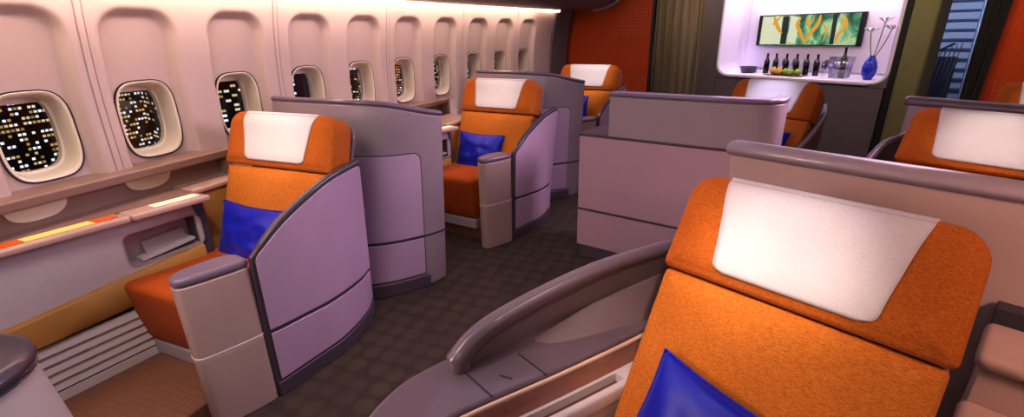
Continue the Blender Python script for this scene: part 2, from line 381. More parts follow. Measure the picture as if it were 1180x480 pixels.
# ------------------------------------------------------------------ left wall of the cabin
def WX(y): return -2.85+.02*max(0., y-1.5)**2
path = []; s_ = 0.; y = -.6
while y < 7.45:
    path.append((s_, y)); y2 = y+.02; s_ += math.hypot(WX(y2)-WX(y), .02); y = y2
def s_of(y):
    for a, b in zip(path, path[1:]):
        if b[1] >= y: return a[0]+(b[0]-a[0])*(y-a[1])/.02
    return path[-1][0]
def y_of(s):
    lo, hi = 0, len(path)-1
    while hi-lo > 1:
        m = (lo+hi)//2
        if path[m][0] <= s: lo = m
        else: hi = m
    a, b = path[lo], path[hi]
    return a[1]+(b[1]-a[1])*(s-a[0])/(b[0]-a[0])
def WP(s, z, d=0.):
    y = y_of(s); g = .04*max(0., y-1.5); L = math.hypot(1, g)
    d = d+.10*max(0., (z-1.25)/.75)**2
    return Vector((WX(y)+d/L, y-d*g/L, z))
SMAX = path[-1][0]-.02
WY = [.64, 1.20, 1.71, 2.28, 2.87, 3.44, 4.01, 4.60, 5.20, 5.76, 6.32]
WS = [s_of(v) for v in WY]
ZC, HW, HH = 1.286, .157, .211
def sstep(a, b, x):
    t = max(0., min(1., (x-a)/(b-a))); return t*t*(3-2*t)
def recess(s, z):
    best = 0.
    for c in WS:
        dx = abs(s-c)
        if dx > .26: continue
        hw, zt, r = .185, 1.85, .12
        qx, qz = dx-(hw-r), z-(zt-r)
        if qz > 0 and qx > 0: sd = math.hypot(qx, qz)-r
        else: sd = max(dx-hw, z-zt)
        m = 1-sstep(-.03, .012, sd)
        best = max(best, m*(.058+.015*max(0., min(1., (1.85-z)/.34))))
    return -best
def super_pts(hw, hh, n=48, p=3.4):
    return [(math.copysign(abs(math.cos(a))**(2/p), math.cos(a))*hw, math.copysign(abs(math.sin(a))**(2/p), math.sin(a))*hh) for a in [2*PI*k/n for k in range(n)]]
def build_wall():
    zs = [0., .5, .9]+[1.0+.0125*i for i in range(79)]+[2.0, 2.4]
    ns = int(SMAX/.0125); v = []; f = []
    for i in range(ns+1):
        s = SMAX*i/ns
        for z in zs: v.append(WP(s, z, recess(s, z) if .95 < z < 1.95 else 0.))
    k = len(zs)
    for i in range(ns):
        s = SMAX*(i+.5)/ns
        for j in range(k-1):
            z = (zs[j]+zs[j+1])/2; hole = False
            for c in WS:
                a, b = (s-c)/(HW-.012), (z-ZC)/(HH-.012)
                if abs(a) < 1.2 and abs(a)**3.4+abs(b)**3.4 < 1: hole = True; break
            if not hole: q = i*k+j; f.append((q, q+k, q+k+1, q+1))
    me = bpy.data.meshes.new('wall'); me.from_pydata(v, [], f)
    o = link('wall_left', me, 'cabin_wall', None, 60); tag(o, kind='structure')
build_wall()
def loop_mesh(rings, s0, close_last=False):
    v = []; n = 56
    for hw, hh, d in rings: v += [WP(s0+a, ZC+b, d) for a, b in super_pts(hw, hh, n)]
    f = [(i*n+q, i*n+(q+1) % n, (i+1)*n+(q+1) % n, (i+1)*n+q) for i in range(len(rings)-1) for q in range(n)]
    if close_last: f.append(tuple((len(rings)-1)*n+q for q in range(n)))
    return mesh(v, f)
for i, s0 in enumerate(WS):
    w = link('window_%d' % (i+1), loop_mesh([(HW+.003, HH+.003, -.10), (HW+.003, HH+.003, -.064), (HW-.004, HH-.004, -.064), (HW-.004, HH-.004, -.10)], s0), 'gasket'); tag(w, kind='structure')
    R = [(HW-.003, HH-.003, -.085), (HW-.003, HH-.003, -.064), (HW-.006, HH-.006, -.061), (HW-.015, HH-.015, -.064), (HW-.019, HH-.019, -.075), (HW-.023, HH-.023, -.12), (HW-.028, HH-.030, -.165), (HW-.036, HH-.040, -.170), (HW-.036, HH-.040, -.2)]
    link('window_frame', loop_mesh(R, s0), 'window_cream', w, 50)
    link('pane', loop_mesh([(HW-.034, HH-.036, -.175)], s0, True), 'pane_glass', w, 0)
    mb = MB(); hw = HW-.045
    mb.add([WP(s0+a, ZC+b, d) for d in (-.174, -.166) for a, b in ((-hw, HH-.062), (hw, HH-.062), (hw, HH-.036), (-hw, HH-.036))], [(0, 1, 2, 3), (7, 6, 5, 4), (0, 4, 5, 1), (1, 5, 6, 2), (2, 6, 7, 3), (3, 7, 4, 0)])
    mb.out('window_shade', 'window_recess', w, .002)
def strip(name, s0, s1, z0, z1, d0, d1, m, parent=None, n=None, nz=1, bevel=.003):
    n = n or max(2, int((s1-s0)/.1)); A = []; B = []
    for i in range(n+1):
        for j in range(nz+1): A.append(WP(s0+(s1-s0)*i/n, z0+(z1-z0)*j/nz, d1)); B.append(WP(s0+(s1-s0)*i/n, z0+(z1-z0)*j/nz, d0))
    k = nz+1; N = len(A); f = []
    for i in range(n):
        for j in range(nz): a = i*k+j; f += [(a, a+k, a+k+1, a+1), (N+a, N+a+1, N+a+k+1, N+a+k)]
        f += [(i*k, N+i*k, N+i*k+k, i*k+k), (i*k+nz, i*k+nz+k, N+i*k+nz+k, N+i*k+nz)]
    for j in range(nz): a = n*k+j; f += [(j, j+1, N+j+1, N+j), (a, N+a, N+a+1, a+1)]
    return link(name, mesh(A+B, f), m, parent, 35, bevel)
for i, ys in enumerate((1.455, 2.575, 3.725, 4.90, 6.04)):
    c = s_of(ys); o = strip('trim_%d' % (i+1), c-.014, c+.014, 1.0, 1.97, -.004, .0035, 'cabin_wall', None, 2, 14); tag(o, kind='structure')
    for q in (-.017, .017): strip('seam_line', c+q-.0025, c+q+.0025, 1.0, 1.97, -.004, .0012, 'seam', o, 1, 14, 0)
o = strip('trim_6', s_of(6.95), s_of(7.4), .0, 2.0, .0, .03, 'front_grey', None, 4, 10); tag(o, kind='structure')

# light line and overhead bin
o = strip('trim_7', .3, s_of(7.0), 1.955, 1.978, .002, .05, 'light_line', None, 60, 1, 0); tag(o, kind='structure')
def build_bin():
    prof = [(.03, 1.985), (.10, 1.98), (.5, 1.985), (.66, 2.0), (.80, 2.05), (.92, 2.14), (.98, 2.25), (1.0, 2.45), (.0, 2.45)]
    def section(s): return [WP(s, 1.25, d)+Vector((0, 0, z-1.25)) for d, z in prof]
    ss = [.2+(s_of(7.35)-.2)*i/40 for i in range(41)]; v = []
    for s in ss: v += section(s)
    n = len(prof); f = [(i*n+q, i*n+(q+1) % n, (i+1)*n+(q+1) % n, (i+1)*n+q) for i in range(40) for q in range(n)]+[tuple(range(n)), tuple(40*n+q for q in range(n))]
    t = thing('overhead_bin', 'dark mauve overhead bin running along above the row of windows', 'bin')
    link('bin_body', mesh(v, f), 'bin_grey', t, 25)
    mb = MB(); mb.tube([WP(s_of(7.33), 1.25, d)+Vector((0, 0, z-1.25-.004)) for d, z in prof[2:8]], .028, 10); mb.out('end_rim', 'bin_rim', t)
build_bin()

# floor, ceiling, right wall
def plate(name, x0, x1, y0, y1, z0, z1, m, kind='structure', bevel=0):
    o = MB().box(x0, x1, y0, y1, z0, z1).out(name, m, None, bevel); tag(o, kind=kind); return o
plate('floor', -3.3, 5.5, -2.5, 13., -.12, 0., 'carpet_aisle')
plate('ceiling', -3.3, 5.5, -2.5, 13., 2.5, 2.56, 'ceiling_grey')
plate('wall_right', 4.6, 4.7, -2.5, 13., 0, 2.5, 'cabin_wall')
# ------------------------------------------------------------------ left suites: side ledge, footwell
SO = Vector((-2.245, 1.91, 0))
def side_console(label, loc, rz, backx, tail, y0, group, lit=True):
    t = thing('side_console', label, 'console', loc, rz, group)
    def fx(y): return -.395+(y+1.08)*.185      # front edge of the top
    def px(y): return fx(y)-.045+max(0, (y+1.08))*-.08
    ys = [y0, -.62, -.27]
    def slab(a, b, z0, z1, x0f, x1f, name, m, bev=.008, par=t):
        n = 6; poly = [(x1f(a+(b-a)*i/n), a+(b-a)*i/n) for i in range(n+1)]+[(x0f(b), b), (x0f(a), a)]
        return MB().prism(poly, z0, z1).out(name, m, par, bev, seg=3)
    slab(y0, -.625, .865, .90, lambda y: backx, fx, 'ledge_top', 'ledge_top', .012)
    slab(-.619, -.255, .865, .90, lambda y: backx, fx, 'ledge_top', 'ledge_top', .012)
    slab(y0, -.26, .9005, .903, lambda y: backx, lambda y: fx(y)-.115, 'ledge_inlay', 'ledge_brown', .001)
    slab(-.23, tail, .865, .90, lambda y: backx, lambda y: -.42, 'ledge_top', 'ledge_top', .012)
    slab(-.21, tail, .10, .86, lambda y: backx, lambda y: -.44, 'rear_panel', 'amber_leather', .006)
    slab(-.30, -.23, .10, .862, lambda y: -.5, lambda y: px(y)-.012, 'corner_post', 'plinth', .006)
    for a, b, m in ((-1.2, -.99, 'glow_orange'), (-.988, -.745, 'glow_yellow'), (-.743, -.655, 'glow_orange'), (-.50, -.29, 'glow_cream')):
        slab(a, b, .9005, .9045, lambda y: fx(y)-.095, lambda y: fx(y)-.035, 'lit_inlay', m, .002)
    # side panel with a tray pocket
    A = Vector((px(y0), y0, 0)); B = Vector((px(-.30), -.30, 0)); d = (B-A).normalized(); nn = Vector((d.y, -d.x, 0)); L = (B-A).length
    def W(u, z, o): return A+d*u+nn*o+Vector((0, 0, z))
    u0, u1 = -.635-y0, -.235-y0-.03; zc, hz = .695, .088
    def pocket_plate(name, ua, ub, za, zb, uc, zc, hu, hz, r, depth, m, m2, par):
        inner = rrect(hu, hz, r, r, 6); K = 7; hU, hZ = (ub-ua)/2, (zb-za)/2
        cu, cz = (ua+ub)/2, (za+zb)/2; outer = []
        cs = [(ub, zb), (ua, zb), (ua, za), (ub, za)]
        for c in range(4):
            for i in range(K):
                iu, iz = inner[c*K+i]; iu += uc; iz += zc; C = cs[c]
                if i < 3: outer.append((C[0], iz+(C[1]-iz)*i/3) if c in (0, 2) else (iu+(C[0]-iu)*i/3, C[1]))
                elif i == 3: outer.append(C)
                else: k_ = (6-i)/3; outer.append((iu+(C[0]-iu)*k_, C[1]) if c in (0, 2) else (C[0], iz+(C[1]-iz)*k_))
        n = len(inner); v = [W(a, b, 0) for a, b in outer]+[W(a+uc, b+zc, 0) for a, b in inner]+[W(a, b, -.02) for a, b in outer]
        f = [(i, (i+1) % n, n+(i+1) % n, n+i) for i in range(n)]+[(i, (i+1) % n, 2*n+(i+1) % n, 2*n+i) for i in range(n)]
        o1 = link(name, mesh(v, f), m, par, 35, 0)
        v = [W(a*1.03+uc, b*1.03+zc, .004) for a, b in inner]+[W(a+uc, b+zc, .004) for a, b in inner]+[W(a*.97+uc, b*.95+zc, -.012) for a, b in inner]+[W(a*.95+uc, b*.9+zc, -depth) for a, b in inner]
        f = [(k*n+i, k*n+(i+1) % n, k*n+n+(i+1) % n, k*n+n+i) for k in range(3) for i in range(n)]+[tuple(3*n+i for i in range(n))]
        link('pocket', mesh(v, f), m2, par, 40, 0)
    pocket_plate('side_panel', 0, L, .47, .862, (u0+u1)/2, zc, (u1-u0)/2, hz, .04, .09, 'side_grey', 'shell_grey', t)
    mb = MB(); mb.add([W(u0+.06, .63, -.085), W(u1-.04, .655, -.085), W(u1-.04, .655, -.01), W(u0+.06, .63, -.01), W(u0+.06, .615, -.085), W(u1-.04, .64, -.085), W(u1-.04, .64, -.01), W(u0+.06, .615, -.01)], [(0, 1, 2, 3), (4, 5, 6, 7), (0, 4, 5, 1), (1, 5, 6, 2), (2, 6, 7, 3), (3, 7, 4, 0)]); mb.out('tray', 'side_grey', t, .003)
    mb = MB(); mb.add([W(u0+.10, .70, -.08), W(u1-.06, .715, -.08), W(u1-.06, .64, -.045), W(u0+.10, .62, -.045), W(u0+.10, .69, -.088), W(u1-.06, .705, -.088), W(u1-.06, .63, -.055), W(u0+.10, .61, -.055)], [(0, 1, 2, 3), (4, 5, 6, 7), (0, 4, 5, 1), (1, 5, 6, 2), (2, 6, 7, 3), (3, 7, 4, 0)]); mb.out('control_pad', 'shell_grey', t, .003)
    # padded amber armrest band, rising towards the seat
    n = 14; A_ = []
    sec = [(0, 0), (.02, .0), (.032, .06), (.035, .5), (.032, .94), (.02, 1), (0, 1)]
    for i in range(n+1):
        u = L*1.0*i/n; yy = i/n; zt = .485+.125*yy; zb = .385+.03*yy+.04*max(0, yy-.5)
        A_ += [W(u, zb+(zt-zb)*b, a) for a, b in sec]
    k = len(sec); f = [(i*k+j, i*k+(j+1) % k, (i+1)*k+(j+1) % k, (i+1)*k+j) for i in range(n) for j in range(k)]+[tuple(range(k)), tuple(n*k+j for j in range(k))]
    link('armrest_band', mesh(A_, f), 'amber_leather', t, 50)
    # louvred lower face
    mb = MB()
    for j in range(5):
        z0 = .155+j*.047; mb.add([W(0, z0, -.01), W(L, z0, -.01), W(L, z0+.004, .022), W(0, z0+.004, .022), W(0, z0+.043, .002), W(L, z0+.043, .002), W(L, z0+.043, -.01), W(0, z0+.043, -.01)], [(0, 1, 2, 3), (3, 2, 5, 4), (4, 5, 6, 7), (0, 3, 4, 7), (1, 6, 5, 2), (0, 7, 6, 1)])
    mb.out('louver_panel', 'louver', t, .002)
    MB().add([W(0, .1, -.03), W(L, .1, -.03), W(L, .1, -.02), W(0, .1, -.02), W(0, .47, -.03), W(L, .47, -.03), W(L, .47, -.02), W(0, .47, -.02)], [(0, 1, 2, 3), (4, 5, 6, 7), (0, 1, 5, 4), (1, 2, 6, 5), (2, 3, 7, 6), (3, 0, 4, 7)]).out('backing', 'kick', t)
    MB().add([W(0, .1, -.01), W(L, .1, -.01), W(L, .1, .024), W(0, .1, .024), W(0, .148, -.01), W(L, .148, -.01), W(L, .148, .016), W(0, .148, .016)], [(0, 1, 2, 3), (4, 5, 6, 7), (0, 1, 5, 4), (1, 2, 6, 5), (2, 3, 7, 6), (3, 0, 4, 7)]).out('baseboard', 'louver', t, .003)
    return t
S1, S2, S3 = (SO, 0.), (Vector((-1.84, 4.07, 0)), math.radians(-8)), (Vector((-1.47, 6.05, 0)), math.radians(-10))
side_console('long pink-topped side console with lit inlays and tray pocket under the nearest windows', S1[0], S1[1], -.603, .42, -1.75, 'side consoles under the windows')
side_console('side console beside the second orange seat, mostly hidden by the first tall divider', S2[0], S2[1], -.80, .3, -1.2, 'side consoles under the windows')

# sill rails with the pale plates under each window
def sill(label, ya, yb, wins):
    t = thing('sill_rail', label, 'rail', (0, 0, 0))
    a, b = s_of(ya), s_of(yb)
    strip('rail', a, b, 1.012, 1.062, -.08, .10, 'ledge_brown', t, None, 1, .01)
    strip('lower_wall', a, b, .86, 1.015, -.02, .006, 'ledge_brown', t, None, 1, .001)
    for wy in wins:
        s0 = s_of(wy); pts = [(x, z) for x, z in super_pts(.12, .085, 40, 2.6) if z <= .001]
        pts = sorted(pts, key=lambda q: q[0]); v = [WP(s0+.02+x, 1.012+z, .012) for x, z in pts]+[WP(s0+.02+x, 1.012+z, .004) for x, z in pts]; n = len(pts)
        link('pale_plate', mesh(v, [tuple(range(n)), tuple(range(n, 2*n))]+[(i, (i+1) % n, n+(i+1) % n, n+i) for i in range(n)]), 'window_cream', t, 35)
    p = WP(b, 1.0, 0); MB().box(p.x, p.x+.10, p.y-.03, p.y, .86, 1.06).out('end_post', 'ledge_brown', t, .008)
sill('beige sill rail under the nearest windows, ending behind the first orange seat', -.2, 2.02, (1.05, 1.55))
sill('beige sill rail under the farther windows, seen between first divider and second orange seat', 3.2, 4.5, (3.44, 4.01))

def footwell(name, loc, rz, y0):
    o = MB().box(-.62, .21, y0, .3, -.01, .10).out(name, 'carpet_footwell', None, .01); o.location = loc; o.rotation_euler = (0, 0, rz); tag(o, kind='structure'); return o
footwell('floor_footwell', SO, 0, -1.6); footwell('floor_footwell', S2[0], S2[1], -.62); footwell('floor_footwell', S3[0], S3[1], -.62)

# ------------------------------------------------------------------ seats
def tilt(P, c, th):
    """slab coordinates -> leaning back by th, slab front face passing through c"""
    def w(p): return Vector((p.x, c[1]+p.y*math.cos(th)+p.z*math.sin(th), c[2]-p.y*math.sin(th)+p.z*math.cos(th)))
    return w
def make_seat(label, group, hw, zs, th, hh, zlow, yfront, zc, x0=None, x1=None, ctop=.255, cbot=.21):
    t = thing('airline_seat', label, 'seat', (0, 0, 0), 0, group)
    T = .15
    def build(name, w, z0, z1, rt, rb, m, fwd=0., taper=0., bulge=.02, wrap=.02):
        h = z1-z0; c = (0, math.sin(th)*(z0+z1)/2+math.cos(th)*(T/2-fwd), zs+math.cos(th)*(z0+z1)/2-math.sin(th)*(T/2-fwd)); W_ = tilt(None, c, th)
        def wp(p):
            k = 1-taper*max(0., p.z/h+.5); q = Vector((p.x*k, p.y, p.z)); q.y += -wrap*(abs(q.x)/(w/2))**3 if q.y < 0 else 0; return W_(q)
        return link(name, pad(w, h, T, rt, rb, .024, bulge, wp), m, t, 60)
    back = build('backrest', 2*hw-.02, -(zs-zlow)/math.cos(th), -.002, .02, .03, 'orange', 0, 0., .012, .012)
    head = build('headrest', 2*hw, .002, hh, .085, .02, 'orange_head', .012, .03, .016, .012)
    # white headrest cover laid on the headrest
    me = head.data; bv = BVHTree.FromPolygons([v.co for v in me.vertices], [tuple(p.vertices) for p in me.polygons])
    n = 26; path_ = []
    b0 = .030; pts = [(b0+(hh-.05-b0)*i/18, -T/2-.05) for i in range(19)]+[(hh-.02, -T/2-.03), (hh+.01, -T/2+.0), (hh+.03, -T/4), (hh+.03, 0)]
    v = []; W_ = tilt(None, (0, math.cos(th)*T/2, zs-math.sin(th)*T/2), th)
    for (zz, yy) in pts:
        k = min(1., (zz-b0)/(hh-b0)); wx = cbot+(ctop-cbot)*k**1.3
        r = .035
        if zz-b0 < r: wx -= r-math.sqrt(max(0, r*r-(r-(zz-b0))**2))
        for i in range(n+1):
            p = W_(Vector((wx*(-1+2*i/n), yy, zz))); q, nr, _, _ = bv.find_nearest(p); v.append(q+(p-q).normalized()*.004)
    f = [(i*(n+1)+j, i*(n+1)+j+1, (i+1)*(n+1)+j+1, (i+1)*(n+1)+j) for i in range(len(pts)-1) for j in range(n)]
    cv = link('headrest_cover', mesh(v, f), 'white_cloth', head, 70); s = cv.modifiers.new('solid', 'SOLIDIFY'); s.thickness = .004; s.offset = 0
    # rear shell of the backrest
    W2 = tilt(None, (0, math.cos(th)*(T+.015), zs-math.sin(th)*(T+.015)), th)
    link('back_shell', pad(2*hw-.03, (zs-zlow)/math.cos(th)+hh-.03, .03, .09, .04, .012, 0, lambda p: W2(Vector((p.x, p.y, p.z+(hh-(zs-zlow)/math.cos(th))/2)))), 'fin_mauve', t, 50)
    yb = -math.tan(th)*(zs-zc)+.04
    x0 = -hw+.01 if x0 is None else x0; x1 = hw-.01 if x1 is None else x1; cx, hx = (x0+x1)/2, (x1-x0)/2; cy, hy = (yb+yfront)/2, (yb-yfront)/2
    h2 = (zc-.185)/2
    link('seat_cushion', rcube(hx, hy, h2, .04, 7, lambda p: Vector((p.x+cx, p.y+cy-(.03*(p.z/h2) if p.y < 0 else 0), p.z+.185+h2-(.02*(p.y/hy) if p.z > 0 else 0))), (0, .008, .014)), 'orange_deep', t, 60)
    MB().box(cx-hx+.01, cx+hx-.01, yfront+.03, yb+.1, .10, .19).out('seat_base', 'side_grey', t, .01)
    return t
seatL = make_seat('orange seat with white headrest cover, nearest on the window side', 'orange seats along the windows', .40, 1.0, math.radians(20), .315, .42, -.69, .54, -.435, .19, ctop=.27, cbot=.22)
seatL.location, seatL.rotation_euler = S1[0], (0, 0, 0)
place(seatL, S2[0], S2[1], 'orange seat with white headrest cover, second along the window side, behind the first tall divider')
place(seatL, S3[0], S3[1], 'orange seat farthest along the window side, in front of the orange lattice wall')

def shell_left(label, loc, rz, group):
    t = thing('seat_shell', label, 'seat shell', loc, rz, group)
    bot = [(.40, -.60), (.43, -.375), (.455, -.16), (.41, .09), (.32, .26)]
    top = [(.425, -.60, .78), (.45, -.54, .84), (.465, -.39, .93), (.47, -.12, 1.02), (.475, .14, 1.055)]
    S = Surf(bot, top, flip=False)
    S.patch('shell_body', 'trim_dark', t, 0, 1, .0, None, -.035, 0, 40, 10, 0, .008)
    split = lambda u: .385-.06*u
    tz = lambda u: S.bt(u)[1].z
    S.patch('upper_panel', 'mauve_panel', t, .035, .985, lambda u: split(u)+.012, lambda u: tz(u)-.028, 0, .007, 40, 8, .02, .004)
    S.patch('lower_panel', 'mauve_panel', t, .035, .985, .095, lambda u: split(u)-.012, 0, .007, 40, 4, 0, .004)
    S.patch('kick_plinth', 'plinth', t, .01, .99, 0, .085, 0, .012, 30, 2, 0, .006)
    # front console, slim pod with a soft cap
    fp = [(.285, -.86), (.315, -.845), (.36, -.74), (.405, -.615), (.395, -.585), (.28, -.565), (.235, -.64), (.205, -.77), (.225, -.84)]
    fp = chaikin(fp, 3)
    def sc(k, dx=0): cx, cy = .30, -.71; return [(cx+(x-cx)*k+dx, cy+(y-cy)*k) for x, y in fp]
    MB().prism(sc(.97), 0, .372, sc(.99)).out('console_lower', 'shell_beige', t, .006)
    MB().prism(sc(1.005), .372, .388, sc(1.005)).out('console_band', 'window_recess', t, .003)
    MB().prism(sc(.99), .386, .735, sc(1.0)).out('console_upper', 'shell_beige', t, .006)
    MB().prism(sc(1.015), .737, .775, sc(.99)).out('console_cap', 'cap_mauve', t, .016, seg=4)
    # inner armrest
    link('armrest', rcube(.045, .20, .04, .03, 4, lambda p: Vector((p.x+.36, p.y-.36, p.z+.665))), 'cap_mauve', t, 60)
    MB().box(.32, .385, -.55, -.18, .1, .64).out('inner_side', 'shell_grey', t, .01)
    return t
shL = shell_left('purple panelled side shell curving round the nearest window-side orange seat', S1[0], S1[1], 'seat shells along the windows')
place(shL, S2[0]+Vector((.07, .07, 0)), S2[1], 'purple panelled side shell of the second window-side orange seat')
place(shL, S3[0], S3[1], 'side shell of the farthest window-side seat, mostly hidden behind the second divider')

def divider_left(label, loc, rz, group):
    t = thing('privacy_divider', label, 'divider', loc, rz, group)
    bot = [(-.50, .30), (-.05, .24), (.275, .36), (.50, .62), (.575, .80)]
    top = [(-.54, .52, 1.33), (.045, .49, 1.33), (.345, .57, 1.31), (.53, .74, 1.25), (.60, .86, 1.22)]
    S = Surf(bot, top)
    S.patch('divider_body', 'shell_grey', t, 0, 1, 0, lambda u: S.bt(u)[1].z-.03, -.09, 0, 44, 12, .0, .014)
    S.patch('top_cap', 'cap_mauve', t, 0, 1, lambda u: S.bt(u)[1].z-.032, None, -.096, .006, 44, 2, 0, .014)
    sp = lambda u: .385
    S.patch('panel_surround', 'trim_dark', t, .38, .865, .10, .975, 0, .004, 24, 8, .055, .002)
    S.patch('upper_panel', 'mauve_panel', t, .385, .86, .395, .967, .002, .009, 24, 8, .05, .003)
    S.patch('lower_panel', 'mauve_panel', t, .385, .86, .11, .375, .002, .009, 24, 3, 0, .003)
    S.patch('split_line', 'trim_dark', t, .3, 1., .378, .392, -.02, .005, 24, 1, 0, .001)
    S.patch('kick_plinth', 'plinth', t, .3, .885, 0, .092, 0, .014, 24, 2, 0, .006)
    return t
dvL = divider_left('tall curved mauve divider behind the nearest window-side orange seat', S1[0], 0, 'tall dividers along the windows')
place(dvL, S2[0]+Vector((-.09, .12, 0)), S2[1], 'tall curved mauve divider behind the second window-side orange seat')

# ------------------------------------------------------------------ pillows
def pillow(label, loc, rz, local, th, roll, w=.48, h=.40, t_=.13, seed=0):
    o_ = thing('throw_pillow', label, 'pillow', loc, rz, 'blue satin pillows')
    n = 30; v = []; f = []
    for sd in (1, -1):
        for i in range(n+1):
            for j in range(n+1):
                a, b = -1+2*i/n, -1+2*j/n
                x = a*w/2*(1-.07*(1-b*b)); z = b*h/2*(1-.08*(1-a*a))
                y = sd*t_/2*((1-abs(a)**2.6)*(1-abs(b)**2.6))**.55
                e = (1-a*a)*(1-b*b)
                y += sd*.022*noise.noise(Vector((a*2.2+seed, b*2.6, sd)))*e+sd*.008*math.sin(9*(a+b*.6)+seed)*e*abs(a)
                p = Vector((x, y, z)); c, s = math.cos(roll), math.sin(roll); p = Vector((p.x*c-p.z*s, p.y, p.x*s+p.z*c))
                v.append(Vector((local[0]+p.x, local[1]+p.y*math.cos(th)+p.z*math.sin(th), local[2]-p.y*math.sin(th)+p.z*math.cos(th))))
    k = n+1; N = k*k
    for s0 in (0, N):
        for i in range(n):
            for j in range(n): q = s0+i*k+j; f.append((q, q+k, q+k+1, q+1))
    link('pillow_cushion', mesh(v, f), 'satin_blue', o_, 0)
    ed = [v[i] for i in range(0, N, k)]+[v[(k-1)*k+j] for j in range(1, k)]+[v[i*k+k-1] for i in range(k-2, -1, -1)]+[v[j] for j in range(k-2, 0, -1)]
    MB().tube(ed+[ed[0]], .0035, 6).out('piping', 'satin_blue', o_, 0, 0)
    return o_
pillow('blue satin pillow leaning in the nearest window-side orange seat', S1[0], S1[1], (-.13, -.17, .62), math.radians(20), math.radians(-2), .48, .38)
pillow('blue satin pillow leaning in the second window-side orange seat', S2[0], S2[1], (-.10, -.17, .64), math.radians(20), math.radians(0), .50, .38, seed=2)
pillow('blue satin pillow on the farthest window-side orange seat', S3[0], S3[1], (-.12, -.20, .74), math.radians(20), math.radians(6), .46, .38, seed=4)

# ------------------------------------------------------------------ centre group
F0, FR = Vector((.255, 1.36, 0)), math.radians(-26)
seatF = make_seat('large orange seat with white headrest cover in the right foreground', 'orange seats of the centre block', .376, .95, math.radians(28), .335, .40, -.62, .50)
seatF.location, seatF.rotation_euler = F0, (0, 0, FR)
pillow('blue satin pillow in the large foreground seat, cut by the bottom edge', F0, FR, (-.02, -.28, .54), math.radians(28), math.radians(-7), .52, .44, seed=6)
S4, R4 = Vector((.47, 4.81, 0)), math.radians(-30)
S5, R5 = Vector((1.36, 3.17, 0)), math.radians(-31)
S6, R6 = Vector((2.42, 4.85, 0)), math.radians(-31)
place(seatF, S4, R4, 'orange seat in front of the white bar niche, behind the middle divider')
place(seatF, S5, R5, 'orange seat at the right edge, behind the foreground divider')
place(seatF, S6, R6, 'orange seat cut by the right edge beneath the orange wall, farthest right')
pillow('blue pillow on the seat in front of the bar, only a corner in view', S4, R4, (.06, -.22, .68), math.radians(28), 0, .46, .40, seed=8)

